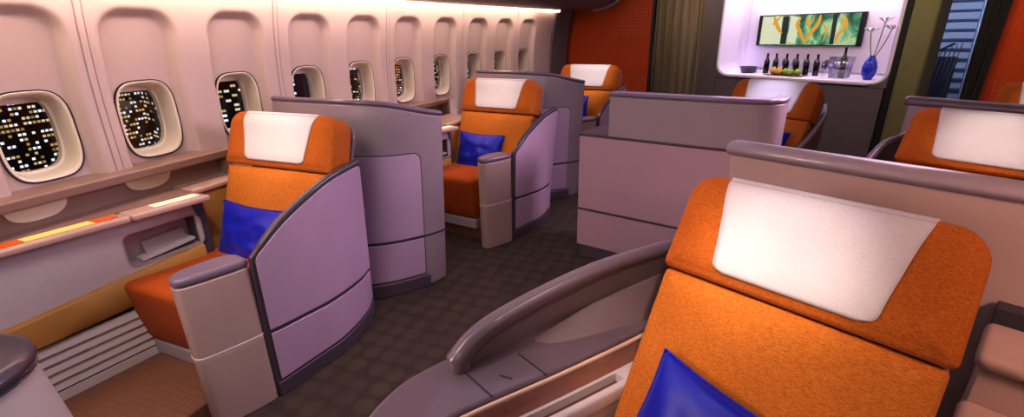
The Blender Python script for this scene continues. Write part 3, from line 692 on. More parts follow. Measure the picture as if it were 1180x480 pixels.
def fin_shell(label, loc, rz, scale=None, full=True):
    t = thing('armrest_shell', label, 'seat shell', loc, rz, 'swept armrest shells of the centre seats', scale)
    # console body below
    out = [(-.66, -1.02), (-.76, -.95), (-.82, -.82), (-.835, -.70), (-.82, -.5), (-.77, -.15), (-.66, .2), (-.58, .42)]
    inn = [(-.46, .42), (-.455, .2), (-.47, .05), (-.53, -.35), (-.60, -.71), (-.615, -.88)]
    poly = [(p.x, p.y) for p in catmull([Vector((a, b, 0)) for a, b in out], 5)]+inn
    def off(k): cx, cy = -.66, -.3; return [(cx+(x-cx)*k, cy+(y-cy)*(1-(1-k)*.4)) for x, y in poly]
    MB().prism(off(.95), 0, .565).out('console_body', 'shell_grey', t, .01)
    zt = lambda x, y: .615+.018*((-.45-x)/.35)
    MB().prism(off(1.), .567, zt, off(.985)).out('armrest_top', 'fin_mauve', t, .012, seg=4)
    # grooves across the armrest top (hinged lid)
    for (a, b) in (((-.79, -.60), (-.585, -.60)), ((-.68, -.40), (-.54, -.40)), ((-.64, -.52), (-.60, -.50))):
        a, b = Vector(a+(0,)), Vector(b+(0,)); dd = (b-a).normalized(); q = Vector((-dd.y, dd.x, 0))*.0025
        MB().add([(p.x, p.y, z + .018*((-.45-p.x)/.35)) for z in (.612, .6172) for p in (a-q, b-q, b+q, a+q)], [(0, 1, 2, 3), (4, 5, 6, 7), (0, 1, 5, 4), (1, 2, 6, 5), (2, 3, 7, 6), (3, 0, 4, 7)]).out('lid_groove', 'kick', t)
    # sweeping fin
    bot = [(-.765, -.59, .60), (-.76, -.42, .61), (-.72, -.12, .61), (-.62, .2, .61), (-.53, .45, .61)]
    top = [(-.762, -.605, .665), (-.762, -.50, .72), (-.725, -.30, .775), (-.64, -.03, .84), (-.54, .22, .875), (-.46, .45, .885)]
    S = Surf(bot, top)
    S.patch('fin_panel', 'fin_inner', t, .03, 1, .605, lambda u: S.bt(u)[1].z-.01, -.026, .02, 40, 8, 0, .006)
    pts = [S.P(u, 1.) for u in [i/40 for i in range(41)]]; fr = [S.P(0, v) for v in (.0, .35, .7)]
    MB().tube(fr+pts, [.032, .039, .041]+[.039]*6+[.039-.0004*i for i in range(35)], 14).out('fin_rim', 'fin_mauve', t, 0, 50)
    # sloping inner cheek between fin and armrest
    S2_ = Surf([(-.60, -.36, .60), (-.53, -.05, .60), (-.49, .12, .60), (-.47, .42, .60)], [(-.71, -.30, .632), (-.64, -.02, .70), (-.56, .17, .745), (-.50, .42, .77)])
    S2_.patch('inner_cheek', 'fin_inner', t, 0, 1, .60, None, -.03, .0, 24, 6, 0, .008)
    # gold strip, brown recess band, white ledge and pocket
    ln = catmull([Vector((-.61, -.90, 0)), Vector((-.595, -.71, 0)), Vector((-.525, -.35, 0)), Vector((-.46, .05, 0)), Vector((-.445, .3, 0))], 8)
    def ribbon(name, m, dx0, dx1, z0, z1, bev=.004):
        n = len(ln); v = []
        for p in ln: v += [(p.x+dx0, p.y, z0), (p.x+dx1, p.y, z0), (p.x+dx1, p.y, z1), (p.x+dx0, p.y, z1)]
        f = [(i*4+j, i*4+(j+1) % 4, i*4+4+(j+1) % 4, i*4+4+j) for i in range(n-1) for j in range(4)]+[(0, 1, 2, 3), tuple(4*(n-1)+j for j in range(4))]
        MB().add(v, f).out(name, m, t, bev, 50)
    def ribbon_sec(name, m, sec, bev=.0, P=None):
        P = P or ln; k = len(sec); n = len(P); v = [(p.x+dx, p.y, z) for p in P for dx, z in sec]
        f = [(i*k+j, i*k+(j+1) % k, i*k+k+(j+1) % k, i*k+k+j) for i in range(n-1) for j in range(k)]+[tuple(range(k)), tuple(k*(n-1)+j for j in range(k))]
        return MB().add(v, f).out(name, m, t, bev, 50)
    ribbon('gold_strip', 'gold_strip', .0, .013, .600, .614)
    ribbon_sec('copper_band', 'copper_band', [(-.02, .60), (.010, .60), (.006, .585), (.016, .560), (.034, .540), (.034, .50), (-.02, .50)])
    ribbon_sec('white_ledge', 'white_plastic', [(.030, .50), (.030, .535), (.034, .540), (.104, .540), (.112, .532), (.112, .50)], 0, ln[20:])
    ribbon_sec('white_ledge', 'white_plastic', [(.030, .50), (.030, .535), (.034, .540), (.046, .540), (.048, .505), (.084, .505), (.086, .540), (.104, .540), (.112, .532), (.112, .49)], 0, ln[:21])
    ribbon_sec('pocket_floor', 'brown_band', [(.049, .5055), (.083, .5055), (.083, .508), (.049, .508)], 0, ln[:21])
    ribbon('side_lining', 'white_plastic', .02, .108, .10, .50)
    return t
fin = fin_shell('sweeping mauve armrest shell beside the large foreground seat', F0, FR)
def wing(label, loc, rz, sc_):
    t = thing('armrest_shell', label, 'seat shell', loc, rz, None, sc_)
    S = Surf([(.52, -.50), (.50, -.1), (.46, .26), (.38, .40)], [(.54, -.50, .72), (.54, -.1, .84), (.52, .22, 1.0), (.45, .40, 1.06)])
    S.patch('wing_panel', 'fin_mauve', t, 0, 1, .0, None, -.03, 0, 30, 8, 0, .01)
    MB().tube([S.P(i/24, 1., -.015) for i in range(25)], .024, 12).out('wing_rim', 'cap_mauve', t, 0, 50)
wing('blue-grey curved side wing hugging the right of the seat before the bar', S4+Vector((-.10, .04, -.03)), R4, None)
wing('dark curved side wing left of the orange seat at the right edge', S5, R5, (-1, 1, .97))

def straight_divider(label, loc, rz, x0, x1, z, th=.07, rim='cap_mauve', body='shell_beige', group=None, rimr=.036, curve=0.):
    t = thing('privacy_divider', label, 'divider', loc, rz, group)
    def Y(x): return curve*((x-x0)/(x1-x0))**2
    xs = [x0+(x1-x0)*i/20 for i in range(21)]
    def loft(name, m, h0, z0, z1, bev):
        P = [(x, Y(x)-h0) for x in xs]+[(x, Y(x)+h0) for x in reversed(xs)]
        return MB().prism(P, z0, z1).out(name, m, t, bev, seg=4)
    loft('divider_body', body, th/2, .09, z-.05, .012)
    loft('kick_plinth', 'plinth', th/2-.008, 0, .09, .004)
    pts = [(xs[0], Y(xs[0]), z-.10), (xs[0]+.004, Y(xs[0]), z-.05)]+[(x, Y(x), z-rimr) for x in xs[0:]]
    v = []; n = 14; prof = [(math.cos(a)*(th/2+.02), math.sin(a)*rimr) for a in [2*PI*k/n for k in range(n)]]
    for i, x in enumerate([xs[0]-.03, xs[0]-.022]+xs):
        k = (.35, .8)[i] if i < 2 else 1
        v += [(x, Y(x)+a*k, z-rimr+b*k-(1-k)*.01) for a, b in prof]
    m_ = len(xs)+2; f = [(i*n+q, i*n+(q+1) % n, (i+1)*n+(q+1) % n, (i+1)*n+q) for i in range(m_-1) for q in range(n)]+[tuple(range(n)), tuple((m_-1)*n+q for q in range(n))]
    MB().add(v, f).out('rounded_rim', rim, t, 0, 50)
    return t
# behind the foreground seat
straight_divider('long beige divider with a rounded mauve rim right behind the foreground seat', F0+Matrix.Rotation(FR, 3, 'Z') @ Vector((0, .80, 0)), FR, -.53, 2.2, 1.23, body='shell_beige', rim='shell_grey')
def low_ledge():
    t = thing('side_ledge', 'low stepped pinkish ledge to the right of the foreground seat', 'ledge', F0, FR)
    MB().box(.41, 2., .46, .69, .1, .74).out('ledge_body', 'shell_beige', t, .01)
    MB().box(.41, 2., .69, .755, .1, .84).out('shade_strip', 'kick', t, .004)  # dark strip standing in for the shade at the divider's foot
    link('ledge_rim', rcube(.80, .13, .026, .025, 5, lambda p: p+Vector((1.2, .565, .765))), 'ledge_top', t, 60)
    MB().box(.41, 2., .28, .46, .1, .58).out('lower_body', 'shell_beige', t, .01)
    link('lower_rim', rcube(.80, .10, .024, .023, 5, lambda p: p+Vector((1.2, .36, .60))), 'ledge_top', t, 60)
low_ledge()
straight_divider('pale rimmed divider behind the orange seat at the right edge', Vector((1.31, 4.15, 0)), math.radians(-36), -.02, 2.4, 1.23, body='shell_grey', rim='cap_mauve')

def mid_divider():
    P0 = Vector((-.867, 3.405, 0)); ang = math.atan2(3.177-3.405, .116+.867)
    t = thing('seat_divider', 'two-tier mauve divider in mid aisle with a dark split line', 'divider', P0, ang)
    # local x along the face, local y away from the camera
    MB().box(.0, 1.27, .0, .42, .10, .985).out('lower_tier', 'mauve_panel_pink', t, .006)
    MB().box(.02, 1.25, .012, .40, 0, .10).out('kick_plinth', 'plinth', t, .004)
    MB().box(-.002, 1.272, -.004, .422, .396, .414).out('split_line', 'trim_dark', t, .002)
    MB().box(-.003, 1.273, -.006, .425, .975, .992).out('tier_trim', 'trim_dark', t, .004)
    # upper tier: rounded far end
    o = [(.225, .0), (.60, -.002), (1.0, .0), (1.16, .02), (1.25, .075), (1.285, .16), (1.285, .30)]; c = catmull([Vector((a, b, 0)) for a, b in o], 6)
    pl = [(p.x, p.y) for p in c]+[(1.21, .30), (1.205, .18), (1.15, .10), (1.0, .08), (.225, .08)]
    zt = lambda x, y: 1.27
    MB().prism(pl, .99, zt).out('upper_tier', 'shell_grey', t, .006)
    cap = [(x+(.008 if x > 1.2 else 0)-(.008 if x < .3 else 0), y-.008 if y < .05 else y+.004) for x, y in pl]
    n = len(cap); v = [(x, y, zt(x, y)) for x, y in cap]+[(x, y, zt(x, y)+.032) for x, y in cap]
    MB().add(v, [(i, (i+1) % n, n+(i+1) % n, n+i) for i in range(n)]+[tuple(range(n)), tuple(range(n, 2*n))]).out('top_cap', 'cap_mauve', t, .012, seg=3)
mid_divider()

# small round-ended pod at the bottom left corner
def pod():
    t = thing('console_pod', 'round-ended console pod with dark mauve cap in the bottom left corner', 'console', (-2.22, .42, 0))
    MB().lathe([(.30, 0), (.275, .3), (.245, .60), (.24, .66)], n=40).out('pod_body', 'louver', t, 0, 60)
    MB().lathe([(.20, .655), (.248, .66), (.256, .675), (.25, .70), (.22, .715), (.05, .722)], n=40).out('pod_cap', 'trim_dark', t, 0, 60)
    MB().lathe([(.244, .645), (.2515, .648), (.2515, .656), (.244, .659)], n=40).out('pod_ring', 'steel', t, 0, 60)
pod()

# ------------------------------------------------------------------ front of the cabin
BO = Vector((.034, 8.42, 0)); BA = math.atan2(-.553, .834)      # bar frame: local x along the front, local y away
def bar(name, label, cat, group=None, loc=(0, 0, 0)):
    p = BO+Matrix.Rotation(BA, 3, 'Z') @ Vector(loc); return thing(name, label, cat, p, BA, group)
def bstruct(o): o.location = BO; o.rotation_euler = (0, 0, BA); return tag(o, kind='structure')
# orange lattice partition on the left
o = MB().box(-2.2, -.90, 7.5, 7.56, 0, 2.5).out('wall_front_left', 'orange_lattice'); tag(o, kind='structure')
o = MB().box(-.90, -.88, 7.49, 7.57, 0, 2.5).out('trim_8', 'black'); tag(o, kind='structure')
bstruct(MB().box(-.32, -.0, .0, .08, 0, 2.5).out('wall_front', 'front_grey'))
bstruct(MB().box(-3.2, -.34, .35, .4, 0, 2.5).out('wall_vestibule', 'black'))
bstruct(MB().box(2.30, 2.37, -.01, .5, 0, 2.5).out('trim_9', 'black', None, .004))
bstruct(MB().box(2.37, 2.62, -.03, .35, 0, 2.5).out('wall_olive', 'olive', None, .03))
bstruct(MB().box(3.14, 6.2, -.02, .04, 0, 2.5).out('wall_front_right', 'orange_lattice'))
bstruct(MB().box(.3, 4.2, 3.2, 3.26, 0, 2.9).out('wall_stairwell', 'stair_blue'))
def curtain(name, label, x0, x1, y, z0, z1, amp, per, m, x0t=None, x1t=None):
    t = bar(name, label, 'curtain'); n = int((x1-x0)/per*16); v = []; zs = [z0+(z1-z0)*j/10 for j in range(11)]
    for sd in (0, .006):
        for j, z in enumerate(zs):
            k = j/10; a0 = x0+((x0t if x0t is not None else x0)-x0)*k; a1 = x1+((x1t if x1t is not None else x1)-x1)*k
            for i in range(n+1):
                ph = 2*PI*(x1-x0)/per*i/n; v.append((a0+(a1-a0)*i/n+.012*math.sin(ph*2+j*.2), y+amp*math.sin(ph+.25*math.sin(j))+amp*.3*math.sin(ph*2.3)+sd, z))
    k = n+1; N = 11*k; f = []
    for s0 in (0, N):
        for j in range(10):
            for i in range(n): q = s0+j*k+i; f.append((q, q+1, q+k+1, q+k))
    link('curtain_cloth', mesh(v, f), m, t, 0)
    MB().tube([(x0t or x0, y, z1+.01), (x1t or x1, y, z1+.01)], .012).out('curtain_rail', 'steel', t)
    return t
curtain('drape', 'taupe pleated curtain between the orange lattice wall and grey column', -1.38, -.33, .10, .02, 2.40, .035, .17, 'curtain_taupe')
curtain('drape', 'black pleated curtain gathered beside the stair opening', 3.02, 3.13, -.08, .02, 2.40, .022, .05, 'curtain_black', 2.98, 3.22)

def bar_unit():
    t = bar('bar_cabinet', 'built-in bar cabinet with glowing white niche above a dark base', 'cabinet')
    MB().box(.0, 2.28, .0, .55, .08, .97).out('cabinet_base', 'cabinet_dark', t, .012)
    for x in (.36, .98, 1.60): MB().box(x, x+.006, -.002, .01, .10, .96).out('door_gap', 'kick', t)
    MB().box(.02, 2.26, .02, .5, 0, .08).out('kick_plinth', 'kick', t)
    # niche shell with rounded mouth
    zb, zt = 1.03, 2.44; inner = rrect(1.125, (zt-zb)/2, .16, .17, 8); xc, zc = 1.15, (zt+zb)/2
    def R(i, y): return [(x*(1-i/1.125)+xc, y, z*(1-i/.7)+zc) for x, z in inner]
    rings = [R(-.035, .10), R(-.035, -.005), R(-.02, -.02), R(0, -.012), R(.004, .02), R(.03, .42), R(.06, .445)]
    n = len(inner); v = [p for r in rings for p in r]
    f = [(i*n+q, i*n+(q+1) % n, (i+1)*n+(q+1) % n, (i+1)*n+q) for i in range(len(rings)-1) for q in range(n)]+[tuple((len(rings)-1)*n+q for q in range(n))]
    link('niche', mesh(v, f), 'niche_white', t, 50)
    MB().box(.20, 2.12, .425, .435, 1.10, 2.36).out('back_panel', 'niche_white', t, .03)
    # shelf top with lip
    for sx, cx, nm in ((-1, .025+.17, 'left'), (1, 2.275-.17, 'right')):
        arc = [(cx+sx*.19*math.sin(PI/2*i/8), .99+.19*(1-math.cos(PI/2*i/8))) for i in range(9)]; pg = arc+[(cx+sx*.21, .97), (cx, .97)]; n = len(pg)
        v = [(x, y, z) for y in (-.008, .06) for x, z in pg]
        MB().add(v, [(i, (i+1) % n, n+(i+1) % n, n+i) for i in range(n)]+[tuple(range(n)), tuple(range(n, 2*n))]).out('corner_panel', 'front_grey', t, 0, 30)
    MB().prism([(.20, -.03), (2.08, -.03), (2.12, .0), (2.14, .07), (2.14, .40), (.16, .40), (.15, .3), (.17, .0)], .985, 1.034).out('shelf_top', 'niche_white', t, .015, seg=3)
bar_unit()
def screen():
    t = bar('wall_screen', 'wide wall screen showing an abstract green and gold picture', 'screen', None, (.37+.705, .42, 1.435))
    MB().box(-.705, .705, -.05, .0, 0, .42).out('screen_frame', 'black', t, .006)
    fc = MB().box(-.65, .65, -.055, -.045, .012, .408).out('screen_face', 'screen_picture', t)
    mb = MB(); md = MB(); mp = MB()
    def stroke(m, pts, w):
        P = catmull([(x, -.057, z) for x, z in pts], 6); v = []; n = len(P)
        for i, p in enumerate(P):
            d = (P[min(i+1, n-1)]-P[max(i-1, 0)]).normalized(); k = w*(.35+.65*math.sin(PI*min(1, (i+1)/n)))
            v += [p+Vector((-d.z, 0, d.x))*k, p-Vector((-d.z, 0, d.x))*k]
        m.add(v, [(2*i, 2*i+1, 2*i+3, 2*i+2) for i in range(n-1)])
    mp.add([(-.64, -.0555, .02), (-.33, -.0555, .02), (-.36, -.0555, .4), (-.64, -.0555, .4)], [(0, 1, 2, 3)])
    mp.add([(-.24, -.0555, .06), (-.12, -.0555, .02), (-.10, -.0555, .38), (-.24, -.0555, .4)], [(0, 1, 2, 3)])
    for x0, x1 in ((-.335, -.25), (.33, .385)): md.add([(x0, -.056, .02), (x1, -.056, .02), (x1-.01, -.056, .4), (x0-.01, -.056, .4)], [(0, 1, 2, 3)])
    for p, w in (([(-.48, .40), (-.43, .30), (-.38, .22), (-.33, .17)], .026), ([(-.38, .40), (-.46, .31), (-.47, .28)], .018), ([(-.10, .38), (-.13, .28), (-.06, .16), (.0, .03)], .026),
                 ([(.16, .40), (.14, .28), (.06, .16), (.01, .03)], .028), ([(-.02, .38), (.03, .26), (.08, .39)], .016), ([(.46, .38), (.50, .26), (.42, .14), (.40, .03)], .022), ([(.42, .36), (.47, .24)], .014), ([(.20, .30), (.27, .18), (.24, .04)], .010)): stroke(mb, p, w)
    mp.out('pale_field', 'screen_pale', fc, 0, 0); md.out('dark_band', 'screen_dark', fc, 0, 0); mb.out('gold_stroke', 'screen_gold', fc, 0, 0)
screen()
def on_shelf(name, label, cat, x, y, group=None): return bar(name, label, cat, group, (x, y, 1.033))
# shelf x from pixel spacing of the bottles
BX = [.66, .79, .94, 1.085, 1.225, 1.36]
names = ['leftmost of the six, next to the bowl', 'second from the bowl', 'third from the bowl, left of the fruit', 'fourth from the bowl, behind the fruit', 'fifth from the bowl, behind the tray end', 'rightmost of the six, by the clear cooler']
b0 = None
for x, nm in zip(BX, names):
    lb = 'dark wine bottle on the bar shelf, '+nm
    if b0 is None:
        b0 = on_shelf('wine_bottle', lb, 'bottle', x, .24, 'row of wine bottles on the bar shelf')
        MB().lathe([(.034, 0), (.038, .005), (.038, .17), (.034, .195), (.018, .225), (.014, .24), (.0135, .245)], n=20).out('bottle_body', 'bottle_glass', b0, 0, 60)
        MB().lathe([(.0142, .235), (.0145, .285), (.016, .288), (.016, .297), (.012, .299)], n=16).out('foil_neck', 'bottle_foil', b0, 0, 60)
    else:
        c = copy_tree(b0); c['label'] = lb; c.location = BO+Matrix.Rotation(BA, 3, 'Z') @ Vector((x, .24, 1.033))
g0 = None
gl = ['behind the first and second bottles', 'behind the second and third bottles', 'behind the third and fourth bottles', 'behind the fourth and fifth bottles', 'behind the fifth and sixth bottles', 'just right of the sixth bottle']
gp = [(.745, .33), (.875, .33), (1.02, .33), (1.17, .33), (1.31, .33), (1.45, .33)]
for (x, y), nm in zip(gp, gl):
    lb = 'clear wine glass on the bar shelf, '+nm
    if g0 is None:
        g0 = on_shelf('wine_glass', lb, 'glass', x, y, 'clear wine glasses on the bar shelf')
        MB().lathe([(.030, 0), (.030, .003), (.005, .006), (.0035, .01), (.0035, .09), (.012, .10)], n=18).out('stem', 'clear_glass', g0, 0, 60)
        MB().lathe([(.008, .098), (.028, .12), (.037, .15), (.036, .19), (.030, .225), (.029, .225), (.034, .19), (.035, .15), (.026, .122), (.006, .10)], n=18).out('glass_bowl', 'clear_glass', g0, 0, 60)
    else:
        c = copy_tree(g0); c['label'] = lb; c.location = BO+Matrix.Rotation(BA, 3, 'Z') @ Vector((x, y, 1.033))
c = copy_tree(g0); c['label'] = 'clear stemmed wine glass standing in front of the clear cooler'; c.location = BO+Matrix.Rotation(BA, 3, 'Z') @ Vector((1.50, .14, 1.033)); c.scale = (.95, .95, .95)
t = on_shelf('serving_bowl', 'dark shallow bowl at the left end of the bar shelf', 'bowl', .40, .22)
MB().lathe([(.07, 0), (.09, .004), (.11, .05), (.13, .10), (.126, .101), (.10, .052), (.06, .012)], n=28).out('bowl_body', 'bowl_dark', t, 0, 60)
t = on_shelf('fruit_tray', 'flat brown wooden tray under the fruit on the bar shelf', 'tray', 1.02, .13)
MB().prism(chaikin([(-.30, -.085), (.30, -.085), (.30, .085), (-.30, .085)], 2), 0, .012, chaikin([(-.315, -.095), (.315, -.095), (.315, .095), (-.315, .095)], 2)).out('tray_body', 'tray_wood', t, .003)
fr = [(-.14, 0, 'fruit_gold', 'golden fruit at the left end of the tray'), (-.075, -.02, 'fruit_gold', 'golden fruit second from the left on the tray'), (-.10, .045, 'fruit_gold', 'golden fruit at the back left of the tray'), (-.01, .01, 'fruit_green', 'green apple left of the tray middle'), (.055, -.015, 'fruit_green', 'green apple right of the tray middle'), (.12, .01, 'fruit_green', 'green apple at the right end of the fruit')]
f0 = {}
for x, y, m, lb in fr:
    p = BO+Matrix.Rotation(BA, 3, 'Z') @ Vector((1.02+x*1.3, .13+y*1.3, 1.045))
    if m not in f0:
        t = thing('apple' if 'green' in m else 'pear', lb, 'fruit', p, BA, 'fruit on the brown tray', (1.3, 1.3, 1.3)); f0[m] = t
        R = .038
        prof = [(.008, .004)]+[(R*math.sin(PI*k/12)*(1.0+.05*math.cos(PI*k/12)*(-1 if 'gold' in m else 1)), R*(1-math.cos(PI*k/12))*.95) for k in range(1, 12)]+[(.006, R*1.80)]
        if 'gold' in m: prof = prof[:8]+[(.024, .062), (.017, .074), (.010, .082), (.004, .085)]
        MB().lathe(prof, n=20).out('fruit_body', m, t, 0, 70)
        MB().tube([(0, 0, prof[-1][1]-.002), (.003, 0, prof[-1][1]+.012)], .0016, 6).out('stalk', 'tray_wood', t)
    else:
        c = copy_tree(f0[m]); c['label'] = lb; c.location = p; c.rotation_euler = (random.uniform(-.1, .1), random.uniform(-.1, .1), random.uniform(0, 6))
t = on_shelf('wine_cooler', 'clear square wine cooler on the bar shelf', 'cooler', 1.68, .19)
for z0, z1, s in ((0, .012, .085),):
    MB().box(-.09, .09, -.075, .075, z0, z1).out('cooler_base', 'clear_glass', t, .003)
mb = MB(); a, b, a2, b2 = .095, .08, .115, .10
for (p, q, p2, q2) in (((-a, -b), (a, -b), (-a2, -b2), (a2, -b2)), ((a, -b), (a, b), (a2, -b2), (a2, b2)), ((a, b), (-a, b), (a2, b2), (-a2, b2)), ((-a, b), (-a, -b), (-a2, b2), (-a2, -b2))):
    mb.add([(p[0], p[1], .01), (q[0], q[1], .01), (q2[0], q2[1], .27), (p2[0], p2[1], .27)], [(0, 1, 2, 3)])
c = mb.out('cooler_wall', 'clear_glass', t); c.modifiers.new('s', 'SOLIDIFY').thickness = .006
mb = MB(); mb.tube([(-a2, -b2, .272), (a2, -b2, .272), (a2, b2, .272), (-a2, b2, .272), (-a2, -b2, .272)], .005, 6); mb.out('cooler_rim', 'steel', t)
c = copy_tree(b0); c['label'] = 'dark bottle standing inside the clear cooler'; c.location = BO+Matrix.Rotation(BA, 3, 'Z') @ Vector((1.70, .20, 1.048)); c.scale = (1, 1, 1.28); del c['group']
t = on_shelf('flower_vase', 'ribbed cobalt blue vase at the right end of the bar shelf', 'vase', 2.02, .17)
prof = [(.035, 0)]+[((.035+.038*math.sin(PI*min(1, k/15))**.8)*(1+.035*math.cos(k*2.1)), .006+.0125*k) for k in range(1, 16)]+[(.024, .205), (.026, .215), (.020, .214), (.018, .19)]
MB().lathe(prof, n=28).out('vase_body', 'vase_blue', t, 0, 60); t.scale = (1.12, 1.12, 1.4)
for dx, dz, dy, lb in ((.12, .40, 0, 'pale flower leaning right out of the blue vase'), (.03, .46, .05, 'pale flower standing upright in the blue vase'), (-.07, .38, .02, 'pale flower leaning left out of the blue vase')):
    t = on_shelf('cut_flower', lb, 'flower', 2.02, .17, 'flowers in the blue vase'); t.scale = (1.15, 1.15, 1.5)
    MB().tube([(0, 0, .03), (dx*.25, dy*.3, .2), (dx*.7, dy*.7, dz*.75), (dx, dy, dz)], .0055, 6).out('flower_stem', 'stem_green', t)
    mb = MB()
    for k in range(6):
        a = k*PI/3; ca, sa = math.cos(a), math.sin(a)
        mb.add([(dx, dy, dz), (dx+.055*ca-.022*sa, dy+.055*sa+.022*ca, dz+.030), (dx+.075*ca, dy+.075*sa, dz+.040), (dx+.055*ca+.022*sa, dy+.055*sa-.022*ca, dz+.030)], [(0, 1, 2, 3)])
    c = mb.out('petals', 'petal', t); c.modifiers.new('s', 'SOLIDIFY').thickness = .004
for x, y, lb in ((.50, .07, 'folded white napkin near the left end of the bar shelf'), (1.36, .06, 'folded white napkin right of the fruit tray'), (1.60, .04, 'folded white napkin in front of the clear cooler')):
    t = on_shelf('napkin', lb, 'napkin', x, y, 'napkins on the bar shelf')
    MB().box(-.07, .07, -.04, .04, 0, .006).box(-.065, .065, -.036, .036, .006, .011).out('napkin_cloth', 'napkin', t, .002)

# stair opening
def stairs():
    t = bar('staircase', 'blue lit staircase climbing beyond the front opening', 'staircase', None, (2.32, 1.4, 0)); t.rotation_euler = (0, 0, BA+math.radians(15))
    for k in range(14):
        z = .74+.125*k; y = .07*k
        MB().box(-.30, .32, y, y+.12, z-.03, z).out('stair_tread', 'stair_tread', t, .004)
        MB().box(-.30, .32, y+.02, y+.03, z-.125+.002, z-.03).out('stair_riser', 'stair_riser', t)
    MB().box(-.34, .40, -.05, .9, 0, .60).out('stair_darkness', 'black', t, .004)  # black box put in for the darkness below the lowest step
    MB().box(-.34, .40, -.06, .0, .60, .655).out('bottom_edge', 'niche_white', t, .004)
    v = []
    for yy, zz in ((-.02, .78), (.95, 2.52)): v += [(.33, yy, zz-.14), (.375, yy, zz-.14), (.375, yy, zz+.10), (.33, yy, zz+.10)]
    MB().add(v, [(0, 1, 5, 4), (1, 2, 6, 5), (2, 3, 7, 6), (3, 0, 4, 7), (0, 1, 2, 3), (4, 5, 6, 7)]).out('stringer', 'stair_blue', t, .01)
    pts = [(.36+.012*math.sin(i*1.9), -.10+.95*i/14, .95+1.6*i/14) for i in range(15)]
    MB().tube(catmull(pts, 4), .022, 10).out('handrail', 'niche_white', t)
    t = bar('wall_panel', 'grey ribbed panel to the right of the staircase', 'panel', None, (2.62, 1.75, 0)); t.rotation_euler = (0, 0, BA+math.radians(15))
    mb = MB()
    for k in range(5): mb.box(.08+.07*k, .135+.07*k, 0, .05, 1.0, 2.02)
    mb.out('panel_ribs', 'panel_grey', t, .004); MB().box(.05, .46, .03, .06, .02, 2.06).out('panel_back', 'stair_blue', t, .004)
    t = bar('stair_railing', 'leaning rail of slim steel bars at the foot of the stairs', 'railing', None, (2.36, .95, 0))
    MB().tube([(0, 0, 0), (0, 0, 1.32), (.22, .02, 1.46)], .016, 8).out('rail_post', 'stair_tread', t)
    for k in range(5):
        MB().tube([(.03+.045*k, .02, .3), (.07+.045*k, .02, 1.0), (.11+.045*k, .02, 1.38+.02*k)], .007, 6).out('rail_bar', 'steel', t)
    MB().box(.0, .28, .03, .045, .02, 1.3).out('rail_panel', 'stair_tread', t)
    t = bar('wall_panel', 'grey ribbed panel to the right of the staircase', 'panel', None, (3.43, 1.2, 0))
    mb = MB()
    for k in range(5): mb.box(.0+.07*k, .055+.07*k, 0, .05, 1.05, 2.05)
    mb.out('panel_ribs', 'front_grey', t, .004); MB().box(-.02, .38, .03, .06, .02, 2.08).out('panel_back', 'steel', t, .004)
stairs()

# ------------------------------------------------------------------ night city outside
def tower(label, x, y, w, d, z0, z1, m, rz):
    t = thing('skyscraper', label, 'building', (x, y, z0), rz, 'lit towers outside the windows')
    h = z1-z0; MB().box(-w/2, w/2, -d/2, d/2, 0, h).out('facade', m, t)
    MB().box(-w/2-.4, w/2+.4, -d/2-.4, d/2+.4, h, h+1.2).out('roof_edge', 'black', t)
    return t
TW = [(-150, 52, 60, 30, -120, 50, 'tower_a', .15, 'wide tower with dense yellow windows seen through the nearest window'),
      (-120, 88, 34, 26, -120, 30, 'tower_b', -.3, 'dark tower with sparse long lights, left through the second window'),
      (-175, 132, 40, 30, -120, 8, 'tower_c', .25, 'bright low tower with orange lights through the second window'),
      (-150, 190, 30, 30, -120, 60, 'tower_b', .1, 'tall dark tower seen through the third window'),
      (-100, 140, 22, 22, -120, -6, 'tower_c', .5, 'low bright orange tower below the third window'),
      (-120, 215, 40, 30, -120, 40, 'tower_a', -.2, 'yellow lit tower seen through the fourth window'),
      (-105, 262, 34, 30, -120, 60, 'tower_b', .3, 'dark tower seen through the fifth window'),
      (-110, 330, 44, 34, -120, 44, 'tower_a', .1, 'yellow lit tower seen through the sixth window'),
      (-75, 395, 30, 30, -120, 70, 'tower_b', -.2, 'tall dark tower seen through the seventh window'),
      (-90, 520, 50, 34, -120, 50, 'tower_a', .2, 'distant yellow lit tower beyond the farthest windows')]
for x, y, w, d, z0, z1, m, rz, lb in TW: tower(lb, x, y, w, d, z0, z1, m, rz)

# ------------------------------------------------------------------ lights
def area(loc, target, size, power, color, sy=None, spread=PI):
    l = bpy.data.lights.new('area', 'AREA'); l.energy = power; l.color = lin(color) if max(color) <= 1 else color; l.shape = 'RECTANGLE'; l.size = size; l.size_y = sy or size; l.spread = spread
    o = bpy.data.objects.new('area_light', l); col.objects.link(o); o.location = loc
    o.rotation_euler = (Vector(target)-Vector(loc)).to_track_quat('-Z', 'Y').to_euler(); return o
def spot(loc, target, power, color, ang, blend=.6, r=.04):
    l = bpy.data.lights.new('spot', 'SPOT'); l.energy = power; l.color = lin(color); l.spot_size = math.radians(ang); l.spot_blend = blend; l.shadow_soft_size = r
    o = bpy.data.objects.new('spot_light', l); col.objects.link(o); o.location = loc
    o.rotation_euler = (Vector(target)-Vector(loc)).to_track_quat('-Z', 'Y').to_euler(); return o
WARM = (1, .88, .80); PINK = (1, .88, .87); PURP = (.93, .87, 1); BLUE = (.82, .88, 1)
# wash down the side wall
for y in (.6, 1.9, 3.2, 4.5, 5.8):
    p = WP(s_of(y), 1.25, .22)+Vector((0, 0, .71)); q = WP(s_of(y), 1.0, .04)
    area(p, q, 1.25, 5, WARM, .06)
